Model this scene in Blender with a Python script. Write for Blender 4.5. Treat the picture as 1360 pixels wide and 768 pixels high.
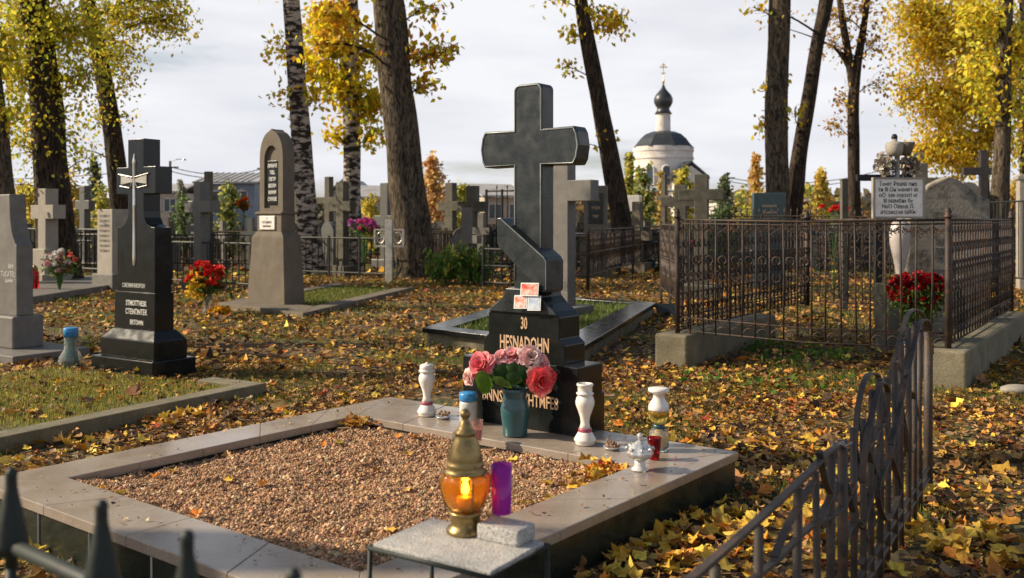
import bpy, bmesh, math, random
import numpy as np
from mathutils import Vector, Matrix, noise as mnoise
R = math.radians
rnd = random.Random(7)
nr = np.random.default_rng(11)
scn = bpy.context.scene
for o in list(bpy.data.objects): bpy.data.objects.remove(o)
COL = scn.collection
# ---------------------------------------------------------------- camera, sky, sun, exposure
EYE, F, HZ, CX = 1.45, 1250.0, 292.0, 680.0
cd = bpy.data.cameras.new('camera'); cam = bpy.data.objects.new('camera', cd); COL.objects.link(cam)
cam.location = (0, 0, EYE); cam.rotation_euler = (R(90), 0, 0)
cd.sensor_width = 36; cd.lens = 36*F/1360; cd.shift_y = -92/1360
cd.clip_start = .05; cd.clip_end = 3000
cd.dof.use_dof = True; cd.dof.focus_distance = 5.6; cd.dof.aperture_fstop = 3.4
scn.camera = cam
SUN_AZ = Vector((-1, .05)).normalized(); SUN_EL = R(31)
sd = Vector((SUN_AZ.x*math.cos(SUN_EL), SUN_AZ.y*math.cos(SUN_EL), math.sin(SUN_EL)))
w = bpy.data.worlds.new('World'); scn.world = w; w.use_nodes = True
nt = w.node_tree; nt.nodes.clear(); L = nt.links.new
def N(t, **k):
    n = nt.nodes.new(t)
    for a, b in k.items(): setattr(n, a, b)
    return n
out = N('ShaderNodeOutputWorld'); bg = N('ShaderNodeBackground'); bg.inputs[1].default_value = .075
sky = N('ShaderNodeTexSky', sky_type='NISHITA'); sky.sun_disc = False
sky.sun_elevation = SUN_EL; sky.sun_rotation = math.atan2(sd.x, sd.y)
sky.air_density = 1.2; sky.dust_density = 1.5
tc = N('ShaderNodeTexCoord'); sep = N('ShaderNodeSeparateXYZ'); L(tc.outputs['Generated'], sep.inputs[0])
mp = N('ShaderNodeMapping'); mp.inputs['Scale'].default_value = (1, 1, 4.5); L(tc.outputs['Generated'], mp.inputs[0])
n1 = N('ShaderNodeTexNoise'); n1.inputs['Scale'].default_value = 2.3; n1.inputs['Detail'].default_value = 9; n1.inputs['Roughness'].default_value = .55
n1.inputs['Distortion'].default_value = .1
L(mp.outputs[0], n1.inputs['Vector'])
n2 = N('ShaderNodeTexNoise'); n2.inputs['Scale'].default_value = 4.6; n2.inputs['Detail'].default_value = 7; L(mp.outputs[0], n2.inputs['Vector'])
cr = N('ShaderNodeValToRGB'); cr.color_ramp.elements[0].position = .28; cr.color_ramp.elements[1].position = .66
cr.color_ramp.elements[0].color = (6.9, 7.05, 7.7, 1); cr.color_ramp.elements[1].color = (8.8, 8.85, 9.2, 1)
L(n2.outputs[0], cr.inputs[0])
cov = N('ShaderNodeMapRange'); cov.inputs[1].default_value = .32; cov.inputs[2].default_value = .46; L(n1.outputs[0], cov.inputs[0])
# the cloud bank thins out overhead
alt = N('ShaderNodeMapRange'); alt.inputs[1].default_value = .26; alt.inputs[2].default_value = .50; alt.inputs[3].default_value = 1; alt.inputs[4].default_value = .06
L(sep.outputs['Z'], alt.inputs[0])
mul = N('ShaderNodeMath', operation='MULTIPLY'); L(cov.outputs[0], mul.inputs[0]); L(alt.outputs[0], mul.inputs[1])
mx = N('ShaderNodeMix', data_type='RGBA'); L(mul.outputs[0], mx.inputs[0]); L(sky.outputs[0], mx.inputs[6]); L(cr.outputs[0], mx.inputs[7])
L(mx.outputs[2], bg.inputs[0]); L(bg.outputs[0], out.inputs[0])
sl = bpy.data.lights.new('sun', 'SUN'); sl.energy = 5.0; sl.angle = R(.5); sl.color = (1, .85, .63)
so = bpy.data.objects.new('sun', sl); COL.objects.link(so); so.rotation_euler = sd.to_track_quat('Z', 'Y').to_euler(); so.location = (0, 0, 30)
vs = scn.view_settings; vs.view_transform = 'Standard'; vs.look = 'None'; vs.exposure = 0.50; vs.gamma = 1; vs.use_curve_mapping = False
# ---------------------------------------------------------------- helpers
def G(px, py, z=0):                      # a ground (or level z) point from measured picture coordinates
    Y = (EYE-z)*F/(py-HZ); return Vector(((px-CX)*Y/F, Y, z))
def P(px, py, Y): return Vector(((px-CX)*Y/F, Y, EYE-(py-HZ)*Y/F))
def tag(o, label=None, cat=None, group=None, kind=None):
    if label: o['label'] = label
    if cat: o['category'] = cat
    if group: o['group'] = group
    if kind: o['kind'] = kind
    return o
def thing(name, label, cat, loc=(0, 0, 0), rz=0, group=None):
    o = bpy.data.objects.new(name, None); COL.objects.link(o); o.empty_display_size = .1
    o.location = loc; o.rotation_euler = (0, 0, rz)
    return tag(o, label, cat, group)
def copy_tree(o, parent=None):
    c = o.copy(); COL.objects.link(c)
    if parent: c.parent = parent
    for ch in list(o.children): copy_tree(ch, c)
    return c
def link(name, me, m, parent=None, bevel=0, smooth=False):
    o = bpy.data.objects.new(name, me); COL.objects.link(o)
    if m: me.materials.append(m)
    if parent: o.parent = parent
    if smooth:
        me.polygons.foreach_set('use_smooth', [True]*len(me.polygons))
    if bevel:
        b = o.modifiers.new('bevel', 'BEVEL'); b.width = bevel; b.segments = 2; b.limit_method = 'ANGLE'; b.angle_limit = R(35)
    return o
class MB:
    def __init__(s): s.v = []; s.f = []
    def add(s, vs, fs):
        k = len(s.v); s.v += [tuple(v) for v in vs]; s.f += [tuple(i+k for i in f) for f in fs]; return s
    def box(s, x0, x1, y0, y1, z0, z1):
        return s.add([(x0,y0,z0),(x1,y0,z0),(x1,y1,z0),(x0,y1,z0),(x0,y0,z1),(x1,y0,z1),(x1,y1,z1),(x0,y1,z1)],
                     [(0,3,2,1),(4,5,6,7),(0,1,5,4),(1,2,6,5),(2,3,7,6),(3,0,4,7)])
    def frustum(s, a, b):                 # a, b = (x0,x1,y0,y1,z)
        return s.add([(a[0],a[2],a[4]),(a[1],a[2],a[4]),(a[1],a[3],a[4]),(a[0],a[3],a[4]),(b[0],b[2],b[4]),(b[1],b[2],b[4]),(b[1],b[3],b[4]),(b[0],b[3],b[4])],
                     [(0,3,2,1),(4,5,6,7),(0,1,5,4),(1,2,6,5),(2,3,7,6),(3,0,4,7)])
    def prism(s, pts, y0, y1):            # outline in x,z (counter-clockwise seen from -y), thickness in y
        n = len(pts)
        vs = [(x, y0, z) for x, z in pts]+[(x, y1, z) for x, z in pts]
        return s.add(vs, [tuple(range(n)), tuple(range(2*n-1, n-1, -1))]+[((i+1) % n, i, i+n, (i+1) % n+n) for i in range(n)])
    def slab(s, pts, z0, z1):             # outline in x,y (counter-clockwise from above)
        n = len(pts)
        vs = [(p[0], p[1], z0) for p in pts]+[(p[0], p[1], z1) for p in pts]
        return s.add(vs, [tuple(range(n-1, -1, -1)), tuple(range(n, 2*n))]+[(i, (i+1) % n, (i+1) % n+n, i+n) for i in range(n)])
    def lathe(s, prof, c=(0, 0, 0), n=24, flute=0, fn=8):
        vs = []; fs = []; m = len(prof)
        for i in range(n):
            a = 2*math.pi*i/n; q = 1+flute*math.cos(a*fn)
            for r, z in prof: vs.append((c[0]+r*q*math.cos(a), c[1]+r*q*math.sin(a), c[2]+z))
        for i in range(n):
            j = (i+1) % n
            for k in range(m-1): fs.append((i*m+k, j*m+k, j*m+k+1, i*m+k+1))
        fs.append(tuple(i*m+m-1 for i in range(n))); fs.append(tuple(i*m for i in range(n-1, -1, -1)))
        return s.add(vs, fs)
    def tube(s, path, r, n=6, jit=0):
        path = [Vector(p) for p in path]; m = len(path); vs = []; fs = []
        rr = r if isinstance(r, (list, tuple)) else [r]*m
        up = Vector((0, 0, 1)); t0 = (path[1]-path[0]).normalized()
        if abs(t0.z) > .9: up = Vector((1, 0, 0))
        u = t0.cross(up).normalized()
        for i, p in enumerate(path):
            t = (path[min(i+1, m-1)]-path[max(i-1, 0)]).normalized()
            u = (u-t*u.dot(t)).normalized(); v = t.cross(u)
            for k in range(n):
                a = 2*math.pi*k/n; q = rr[i]*(1+(rnd.uniform(-jit, jit) if jit else 0))
                vs.append(p+u*(math.cos(a)*q)+v*(math.sin(a)*q))
        for i in range(m-1):
            for k in range(n): fs.append((i*n+k, i*n+(k+1) % n, (i+1)*n+(k+1) % n, (i+1)*n+k))
        fs.append(tuple(range(n-1, -1, -1))); fs.append(tuple((m-1)*n+k for k in range(n)))
        return s.add(vs, fs)
    def blob(s, c, r, n=1, jit=.15, sq=(1, 1, 1)):
        bm = bmesh.new(); bmesh.ops.create_icosphere(bm, subdivisions=n, radius=1)
        vs = [(c[0]+v.co.x*r*sq[0]*(1+rnd.uniform(-jit, jit)), c[1]+v.co.y*r*sq[1]*(1+rnd.uniform(-jit, jit)), c[2]+v.co.z*r*sq[2]*(1+rnd.uniform(-jit, jit))) for v in bm.verts]
        fs = [tuple(v.index for v in f.verts) for f in bm.faces]; bm.free()
        return s.add(vs, fs)
    def build(s, name, m, parent=None, bevel=0, smooth=False, auto=None):
        me = bpy.data.meshes.new(name); me.from_pydata(s.v, [], s.f)
        bm = bmesh.new(); bm.from_mesh(me); bmesh.ops.recalc_face_normals(bm, faces=bm.faces); bm.to_mesh(me); bm.free()
        o = link(name, me, m, parent, bevel, smooth)
        if auto:
            me.polygons.foreach_set('use_smooth', [True]*len(me.polygons)); me.set_sharp_from_angle(angle=R(auto))
        return o
# ---------------------------------------------------------------- materials
MATS = {}
def newmat(name):
    m = bpy.data.materials.new(name); m.use_nodes = True; t = m.node_tree; t.nodes.clear()
    o = t.nodes.new('ShaderNodeOutputMaterial'); b = t.nodes.new('ShaderNodeBsdfPrincipled'); t.links.new(b.outputs[0], o.inputs[0])
    MATS[name] = m; return m, t, b, o
def stone(name, c1, c2, scale=6, rough=.6, bump=.3, bscale=60, speck=None, speckscale=260, met=0, rough2=None, stain=None, stainscale=2.5, ex=(1, 1, 1), dist=.004, coat=0):
    m, t, b, o = newmat(name); n = t.nodes.new; l = t.links.new
    tc = n('ShaderNodeTexCoord'); mp = n('ShaderNodeMapping'); mp.inputs['Scale'].default_value = ex; l(tc.outputs['Object'], mp.inputs[0])
    a = n('ShaderNodeTexNoise'); a.inputs['Scale'].default_value = scale; a.inputs['Detail'].default_value = 8; a.inputs['Roughness'].default_value = .62; l(mp.outputs[0], a.inputs['Vector'])
    r = n('ShaderNodeValToRGB'); r.color_ramp.elements[0].position = .32; r.color_ramp.elements[1].position = .68
    r.color_ramp.elements[0].color = (*c1, 1); r.color_ramp.elements[1].color = (*c2, 1); l(a.outputs[0], r.inputs[0])
    col = r.outputs[0]
    if speck:
        v = n('ShaderNodeTexNoise'); v.inputs['Scale'].default_value = speckscale; v.inputs['Detail'].default_value = 2; l(tc.outputs['Object'], v.inputs['Vector'])
        q = n('ShaderNodeMapRange'); q.inputs[1].default_value = .52; q.inputs[2].default_value = .62; l(v.outputs[0], q.inputs[0])
        x = n('ShaderNodeMix'); x.data_type = 'RGBA'; l(q.outputs[0], x.inputs[0]); l(col, x.inputs[6]); x.inputs[7].default_value = (*speck, 1); col = x.outputs[2]
    if stain:
        v = n('ShaderNodeTexNoise'); v.inputs['Scale'].default_value = stainscale; v.inputs['Detail'].default_value = 10; v.inputs['Roughness'].default_value = .75; l(tc.outputs['Object'], v.inputs['Vector'])
        q = n('ShaderNodeMapRange'); q.inputs[1].default_value = .5; q.inputs[2].default_value = .66; l(v.outputs[0], q.inputs[0])
        x = n('ShaderNodeMix'); x.data_type = 'RGBA'; l(q.outputs[0], x.inputs[0]); l(col, x.inputs[6]); x.inputs[7].default_value = (*stain, 1); col = x.outputs[2]
    l(col, b.inputs['Base Color']); b.inputs['Metallic'].default_value = met; b.inputs['Coat Weight'].default_value = coat; b.inputs['Coat Roughness'].default_value = .08
    if rough2 is not None:
        q = n('ShaderNodeMapRange'); q.inputs[1].default_value = .35; q.inputs[2].default_value = .65; q.inputs[3].default_value = rough; q.inputs[4].default_value = rough2
        l(a.outputs[0], q.inputs[0]); l(q.outputs[0], b.inputs['Roughness'])
    else: b.inputs['Roughness'].default_value = rough
    if bump:
        d = n('ShaderNodeTexNoise'); d.inputs['Scale'].default_value = bscale; d.inputs['Detail'].default_value = 6; l(mp.outputs[0], d.inputs['Vector'])
        u = n('ShaderNodeBump'); u.inputs['Strength'].default_value = bump; u.inputs['Distance'].default_value = dist; l(d.outputs[0], u.inputs['Height']); l(u.outputs[0], b.inputs['Normal'])
    return m
def glass(name, col, rough=.05, emis=None):
    m, t, b, o = newmat(name)
    b.inputs['Base Color'].default_value = (*col, 1); b.inputs['Roughness'].default_value = rough; b.inputs['Transmission Weight'].default_value = .92; b.inputs['IOR'].default_value = 1.35
    return m
def emit(name, col, s):
    m, t, b, o = newmat(name); b.inputs['Base Color'].default_value = (*col, 1); b.inputs['Emission Color'].default_value = (*col, 1); b.inputs['Emission Strength'].default_value = s; return m
def leafmat(name, trans=.4, rough=.55, gloss=.3):
    m, t, b, o = newmat(name); n = t.nodes.new; l = t.links.new
    a = n('ShaderNodeAttribute'); a.attribute_name = 'Col'
    z = n('ShaderNodeTexNoise'); z.inputs['Scale'].default_value = 55; tc = n('ShaderNodeTexCoord'); l(tc.outputs['Object'], z.inputs['Vector'])
    q = n('ShaderNodeMapRange'); q.inputs[1].default_value = .3; q.inputs[2].default_value = .7; q.inputs[3].default_value = .72; q.inputs[4].default_value = 1.15; l(z.outputs[0], q.inputs[0])
    x = n('ShaderNodeVectorMath'); x.operation = 'SCALE'; l(a.outputs['Color'], x.inputs[0]); l(q.outputs[0], x.inputs['Scale'])
    l(x.outputs[0], b.inputs['Base Color']); b.inputs['Roughness'].default_value = rough; b.inputs['Specular IOR Level'].default_value = gloss
    tr = n('ShaderNodeBsdfTranslucent'); l(x.outputs[0], tr.inputs[0]); s = n('ShaderNodeMixShader'); s.inputs[0].default_value = trans
    l(b.outputs[0], s.inputs[1]); l(tr.outputs[0], s.inputs[2]); l(s.outputs[0], o.inputs[0])
    return m
M_black = stone('black_granite', (.005, .006, .006), (.011, .013, .013), 9, .12, .05, 90, (.02, .024, .023), 420, rough2=.22)
[setattr(n_.inputs['Specular IOR Level'], 'default_value', .30) for n_ in M_black.node_tree.nodes if n_.type == 'BSDF_PRINCIPLED']
M_cross = stone('dark_granite', (.007, .010, .011), (.015, .020, .022), 12, .2, .12, 120, (.04, .048, .05), 380, rough2=.42, dist=.002)
M_rim = stone('granite_rim_highlight', (.16, .18, .175), (.27, .29, .28), 12, .3, .1, 120)  # edge highlight of the dark granite, put into a paler colour
M_tan = stone('tan_granite', (.27, .22, .18), (.36, .30, .245), 3, .12, .05, 90, (.19, .155, .125), 300, rough2=.34, stain=(.24, .19, .14), stainscale=4)
M_joint = stone('joint_cement', (.45, .4, .34), (.58, .52, .44), 20, .8)
M_wall = stone('black_kerb_cladding', (.008, .012, .011), (.022, .026, .02), 6, .16, .08, 60, (.03, .035, .03), 300, stain=(.03, .032, .018), stainscale=9, rough2=.35)
M_conc = stone('weathered_concrete', (.12, .105, .065), (.23, .20, .135), 5, .9, .5, 45, (.12, .1, .06), 120, stain=(.09, .09, .045), stainscale=3.5, dist=.008)
M_brown = stone('brown_sandstone', (.11, .09, .066), (.165, .135, .10), 4, .85, .35, 60, stain=(.11, .085, .05), stainscale=2.2, ex=(1, 1, .5))
M_grey = stone('grey_granite', (.115, .108, .098), (.185, .172, .152), 7, .6, .2, 80, (.09, .08, .07), 240)
M_lgrey = stone('pale_granite', (.27, .245, .205), (.38, .34, .285), 7, .7, .25, 80, (.2, .17, .14), 200)
M_dgrey = stone('dark_grey_stone', (.06, .06, .055), (.11, .11, .1), 5, .45, .15, 80, (.15, .15, .14), 240)
M_mid = stone('mid_concrete', (.075, .068, .052), (.135, .122, .093), 4, .9, .4, 40, stain=(.05, .048, .03), stainscale=3)
M_weather = stone('lichen_stone', (.22, .195, .155), (.32, .285, .23), 5, .9, .5, 30, stain=(.035, .033, .026), stainscale=3.2, dist=.01)
M_brwood = stone('dark_brown_stone', (.035, .026, .02), (.07, .05, .036), 5, .4, .2, 60)
M_iron = stone('rusty_iron', (.014, .011, .009), (.055, .036, .026), 14, .55, .4, 120, met=.2, stain=(.10, .048, .024), stainscale=9, rough2=.7)
M_iron2 = stone('old_painted_iron', (.032, .027, .023), (.072, .056, .046), 9, .5, .5, 90, met=.15, stain=(.11, .06, .038), stainscale=11, rough2=.7)
M_diron = stone('black_iron', (.006, .007, .007), (.018, .018, .016), 14, .6, .3, 120, met=.2)
M_giron = stone('dark_green_iron', (.006, .012, .01), (.012, .02, .017), 9, .6, .2, 80)
M_silver = stone('silver_metal', (.55, .55, .54), (.78, .77, .74), 20, .22, .15, 120, met=.6)
M_alu = stone('dull_aluminium', (.3, .29, .26), (.5, .48, .43), 9, .45, .2, 60, met=.5)
M_white = stone('white_glazed', (.72, .68, .62), (.82, .78, .72), 14, .25, .08, 60, stain=(.6, .54, .46), stainscale=12, coat=.3)
M_band = stone('maroon_band', (.3, .05, .09), (.42, .1, .15), 60, .35)
M_teal = stone('teal_glaze', (.02, .075, .085), (.032, .10, .112), 5, .3, .05, 40, coat=.2)
M_brass = stone('old_brass', (.22, .155, .065), (.40, .29, .12), 16, .24, .2, 90, met=.8, rough2=.55, stain=(.09, .06, .03), stainscale=14)
M_letter = stone('gilt_letter', (.48, .3, .17), (.62, .42, .26), 40, .5)
M_wletter = stone('pale_letter', (.55, .54, .5), (.7, .69, .64), 40, .6)
M_dletter = stone('dark_letter', (.05, .05, .05), (.09, .085, .08), 40, .7)
M_ply = stone('grey_slab', (.38, .37, .35), (.55, .53, .5), 25, .85, .8, 130, (.2, .19, .18), 190, dist=.004)
M_soil = None
M_amber = glass('amber_glass', (1.0, .60, .10), .12)
M_clear = glass('clear_glass', (.93, .95, .93), .04)
M_purple = glass('purple_glass', (.62, .04, .56), .12)
[setattr(n_.inputs['Transmission Weight'], 'default_value', .45) for n_ in M_purple.node_tree.nodes if n_.type == 'BSDF_PRINCIPLED']
M_red = glass('red_glass', (.75, .02, .03), .08)
M_yglass = glass('yellow_glass', (.85, .6, .12), .08)
M_blue = stone('blue_paint', (.02, .16, .42), (.05, .3, .6), 30, .3)
M_flame = emit('flame', (1, .50, .10), 26)
M_wax = stone('wax', (.85, .55, .2), (.9, .65, .28), 20, .4)
M_pwax = stone('purple_wax', (.55, .15, .6), (.65, .2, .7), 20, .4)
M_leaf = leafmat('leaf', .5)
M_litter = leafmat('fallen_leaf', .12, .6, .35)
M_grass = leafmat('grass_blade', .35, .5)
M_petal = leafmat('petal', .3, .5, .2)
M_twig = stone('twig', (.035, .025, .018), (.07, .05, .035), 20, .9)
def bark(name, c1, c2, kind='rough'):
    m, t, b, o = newmat(name); n = t.nodes.new; l = t.links.new
    tc = n('ShaderNodeTexCoord'); mp = n('ShaderNodeMapping'); l(tc.outputs['Object'], mp.inputs[0])
    a = n('ShaderNodeTexNoise'); a.inputs['Detail'].default_value = 9; a.inputs['Roughness'].default_value = .65
    r = n('ShaderNodeValToRGB'); u = n('ShaderNodeBump')
    if kind == 'rough':
        mp.inputs['Scale'].default_value = (1, 1, .24); a.inputs['Scale'].default_value = 15; a.inputs['Distortion'].default_value = 1.1
        r.color_ramp.elements[0].position = .42; r.color_ramp.elements[1].position = .62
        u.inputs['Strength'].default_value = 1; u.inputs['Distance'].default_value = .06
    else:
        mp.inputs['Scale'].default_value = (1, 1, 2.6); a.inputs['Scale'].default_value = 3.4
        r.color_ramp.elements[0].position = .47; r.color_ramp.elements[1].position = .55
        u.inputs['Strength'].default_value = .5; u.inputs['Distance'].default_value = .02
    r.color_ramp.elements[0].color = (*c1, 1); r.color_ramp.elements[1].color = (*c2, 1)
    l(mp.outputs[0], a.inputs['Vector']); l(a.outputs[0], r.inputs[0]); l(r.outputs[0], b.inputs['Base Color']); l(a.outputs[0], u.inputs['Height']); l(u.outputs[0], b.inputs['Normal'])
    b.inputs['Roughness'].default_value = .9; b.inputs['Specular IOR Level'].default_value = .2
    return m
M_bark = bark('rough_bark', (.026, .020, .014), (.17, .132, .09))
M_dbark = bark('dark_bark', (.014, .010, .008), (.085, .06, .04))
M_birch = bark('birch_bark', (.03, .024, .02), (.42, .36, .31), 'birch')
# ---------------------------------------------------------------- leaves, grass, pebbles as fast meshes
MAPLE = np.array([(0, -.8), (.34, -.55), (.72, -.55), (.62, -.12), (.95, .22), (.58, .38), (.42, .68), (0, 1.1), (-.42, .68), (-.58, .38), (-.95, .22), (-.62, -.12), (-.72, -.55), (-.34, -.55)])
OVAL = np.array([(0, -1), (.5, -.45), (.62, .1), (0, 1.05), (-.62, .1), (-.5, -.45)])
def fastmesh(name, V, nper, fan, cols, m, parent=None):
    # V (N, nper, 3); fan: list of faces (index tuples, equal length)
    Nn = V.shape[0]; me = bpy.data.meshes.new(name)
    fa = np.array(fan); nf, fl = fa.shape
    idx = (np.arange(Nn)[:, None, None]*nper+fa[None]).reshape(-1)
    me.vertices.add(Nn*nper); me.vertices.foreach_set('co', V.reshape(-1).astype(np.float32))
    me.loops.add(len(idx)); me.loops.foreach_set('vertex_index', idx.astype(np.int32))
    me.polygons.add(Nn*nf); me.polygons.foreach_set('loop_start', (np.arange(Nn*nf)*fl).astype(np.int32))
    me.update(calc_edges=True)
    if cols is not None:
        at = me.color_attributes.new('Col', 'FLOAT_COLOR', 'POINT')
        c = np.ones((Nn, nper, 4), np.float32); c[:, :, :3] = cols[:, None, :]
        at.data.foreach_set('color', c.reshape(-1))
    me.validate()
    return link(name, me, m, parent)
def leaves(name, C, size, cols, m, parent=None, shape=OVAL, flat=False, tilt=.35, curl=.35, aspect=1.0, droop=False):
    C = np.asarray(C, float); n = len(C)
    if flat:
        nx = nr.normal(0, tilt, n); ny = nr.normal(0, tilt, n); Nv = np.stack([nx, ny, np.ones(n)], 1)
    else: Nv = nr.normal(0, 1, (n, 3))
    Nv /= np.linalg.norm(Nv, axis=1)[:, None]
    T = nr.normal(0, 1, (n, 3));
    if droop: T[:, 2] -= 1.6
    T -= Nv*np.sum(T*Nv, 1)[:, None]; T /= np.linalg.norm(T, axis=1)[:, None]
    B = np.cross(Nv, T); k = len(shape)
    s = np.broadcast_to(size, (n,))[:, None, None]
    sh = np.concatenate([[(0, 0)], shape]); q = np.broadcast_to(sh[None], (n, k+1, 2)).copy()
    q *= (1+nr.normal(0, .10, (n, k+1, 2))); q[:, :, 0] *= aspect
    r2 = (q**2).sum(2); cu = nr.normal(curl*.4, curl, (n, 1)); cz = r2*cu*.5+nr.normal(0, .08*curl/.35, (n, k+1))+np.abs(q[:, :, 0])*nr.normal(.15, .2, (n, 1))
    V = C[:, None, :]+s*(q[:, :, 0:1]*B[:, None]+q[:, :, 1:2]*T[:, None]+cz[:, :, None]*Nv[:, None])
    if flat: V[:, :, 2] = np.maximum(V[:, :, 2], C[:, None, 2]-.002)
    fan = [(0, i+1, (i+1) % k+1) for i in range(k)]
    return fastmesh(name, V, k+1, fan, cols, m, parent)
def palette(n, pal, wts, jit=.18):
    pal = np.array(pal); w_ = np.array(wts, float); w_ /= w_.sum()
    c = pal[nr.choice(len(pal), n, p=w_)]; return np.clip(c*(1+nr.normal(0, jit, (n, 1)))*(1+nr.normal(0, .06, (n, 3))), .004, .95)
LIT = [(.32, .155, .045), (.48, .25, .06), (.17, .08, .03), (.68, .39, .05), (.78, .52, .07), (.58, .20, .03), (.08, .042, .02), (.36, .23, .11), (.30, .06, .02)]
LITW = [5, 4, 4, 2.4, 1.2, 1.1, 3.5, 2.2, .4]
def gz(x, y): return .018*mnoise.noise(Vector((x*.9, y*.9, 0)))+.012*mnoise.noise(Vector((x*3.1, y*3.1, 5)))
def inquad(x, y, q):
    s = [(q[(i+1) % 4][0]-q[i][0])*(y-q[i][1])-(q[(i+1) % 4][1]-q[i][1])*(x-q[i][0]) for i in range(4)]
    return all(a >= 0 for a in s) or all(a <= 0 for a in s)
def blades(name, pts, h, cols, m=None, parent=None, wd=.006, lean=.35):
    C = np.asarray(pts, float); n = len(C); h = np.broadcast_to(h, (n,))
    a = nr.uniform(0, 2*np.pi, n); d = np.stack([np.cos(a), np.sin(a), np.zeros(n)], 1)
    b = nr.uniform(0, 2*np.pi, n); le = nr.normal(0, lean, (n, 1))*h[:, None]; dl = np.stack([np.cos(b), np.sin(b), np.zeros(n)], 1)*np.abs(le)
    up = np.zeros((n, 3)); up[:, 2] = h
    W = np.broadcast_to(wd, (n,))[:, None]
    V = np.stack([C-d*W, C+d*W, C+d*W*.7+up*.55+dl*.35, C-d*W*.7+up*.55+dl*.35, C+up*.95+dl], 1)
    V[:, :2, 2] -= .02
    return fastmesh(name, V, 5, [(0, 1, 2), (0, 2, 3), (3, 2, 4)], cols, m or M_grass, parent)
GR = [(.13, .18, .03), (.19, .22, .035), (.28, .26, .06), (.08, .13, .02), (.34, .27, .09)]
def ring(q, wd):
    n = 4; q = [Vector((p[0], p[1])) for p in q]; ins = []
    for i in range(n):
        a, b = q[i], q[(i+1) % n]; d = (b-a).normalized(); nrm = Vector((-d.y, d.x)); c = sum(q, Vector((0, 0)))/4
        if (c-a).dot(nrm) < 0: nrm = -nrm
        ins.append((a+nrm*wd[i], d))
    I = []
    for i in range(n):
        (p, d), (p2, d2) = ins[i-1], ins[i]
        den = d.x*d2.y-d.y*d2.x; t = ((p2-p).x*d2.y-(p2-p).y*d2.x)/den; I.append(p+d*t)
    return q, I
def text(s, size, m, parent, x, z, y, xs=1.0, ext=.002, bold=0, name='inscription', align='CENTER', ry=0, ybase=None):
    c = bpy.data.curves.new(name, 'FONT'); c.body = s; c.size = size; c.extrude = ext; c.offset = bold; c.align_x = align; c.resolution_u = 2
    o = bpy.data.objects.new(name, c); COL.objects.link(o)
    me = bpy.data.meshes.new_from_object(o.evaluated_get(bpy.context.evaluated_depsgraph_get())); bpy.data.objects.remove(o)
    me.transform(Matrix.Translation((x, y, z)) @ Matrix.Rotation(ry, 4, 'Y') @ Matrix.Rotation(R(90), 4, 'X') @ Matrix.Scale(xs, 4, (1, 0, 0)))
    me.materials.clear()
    return link(name, me, m, parent)
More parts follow.
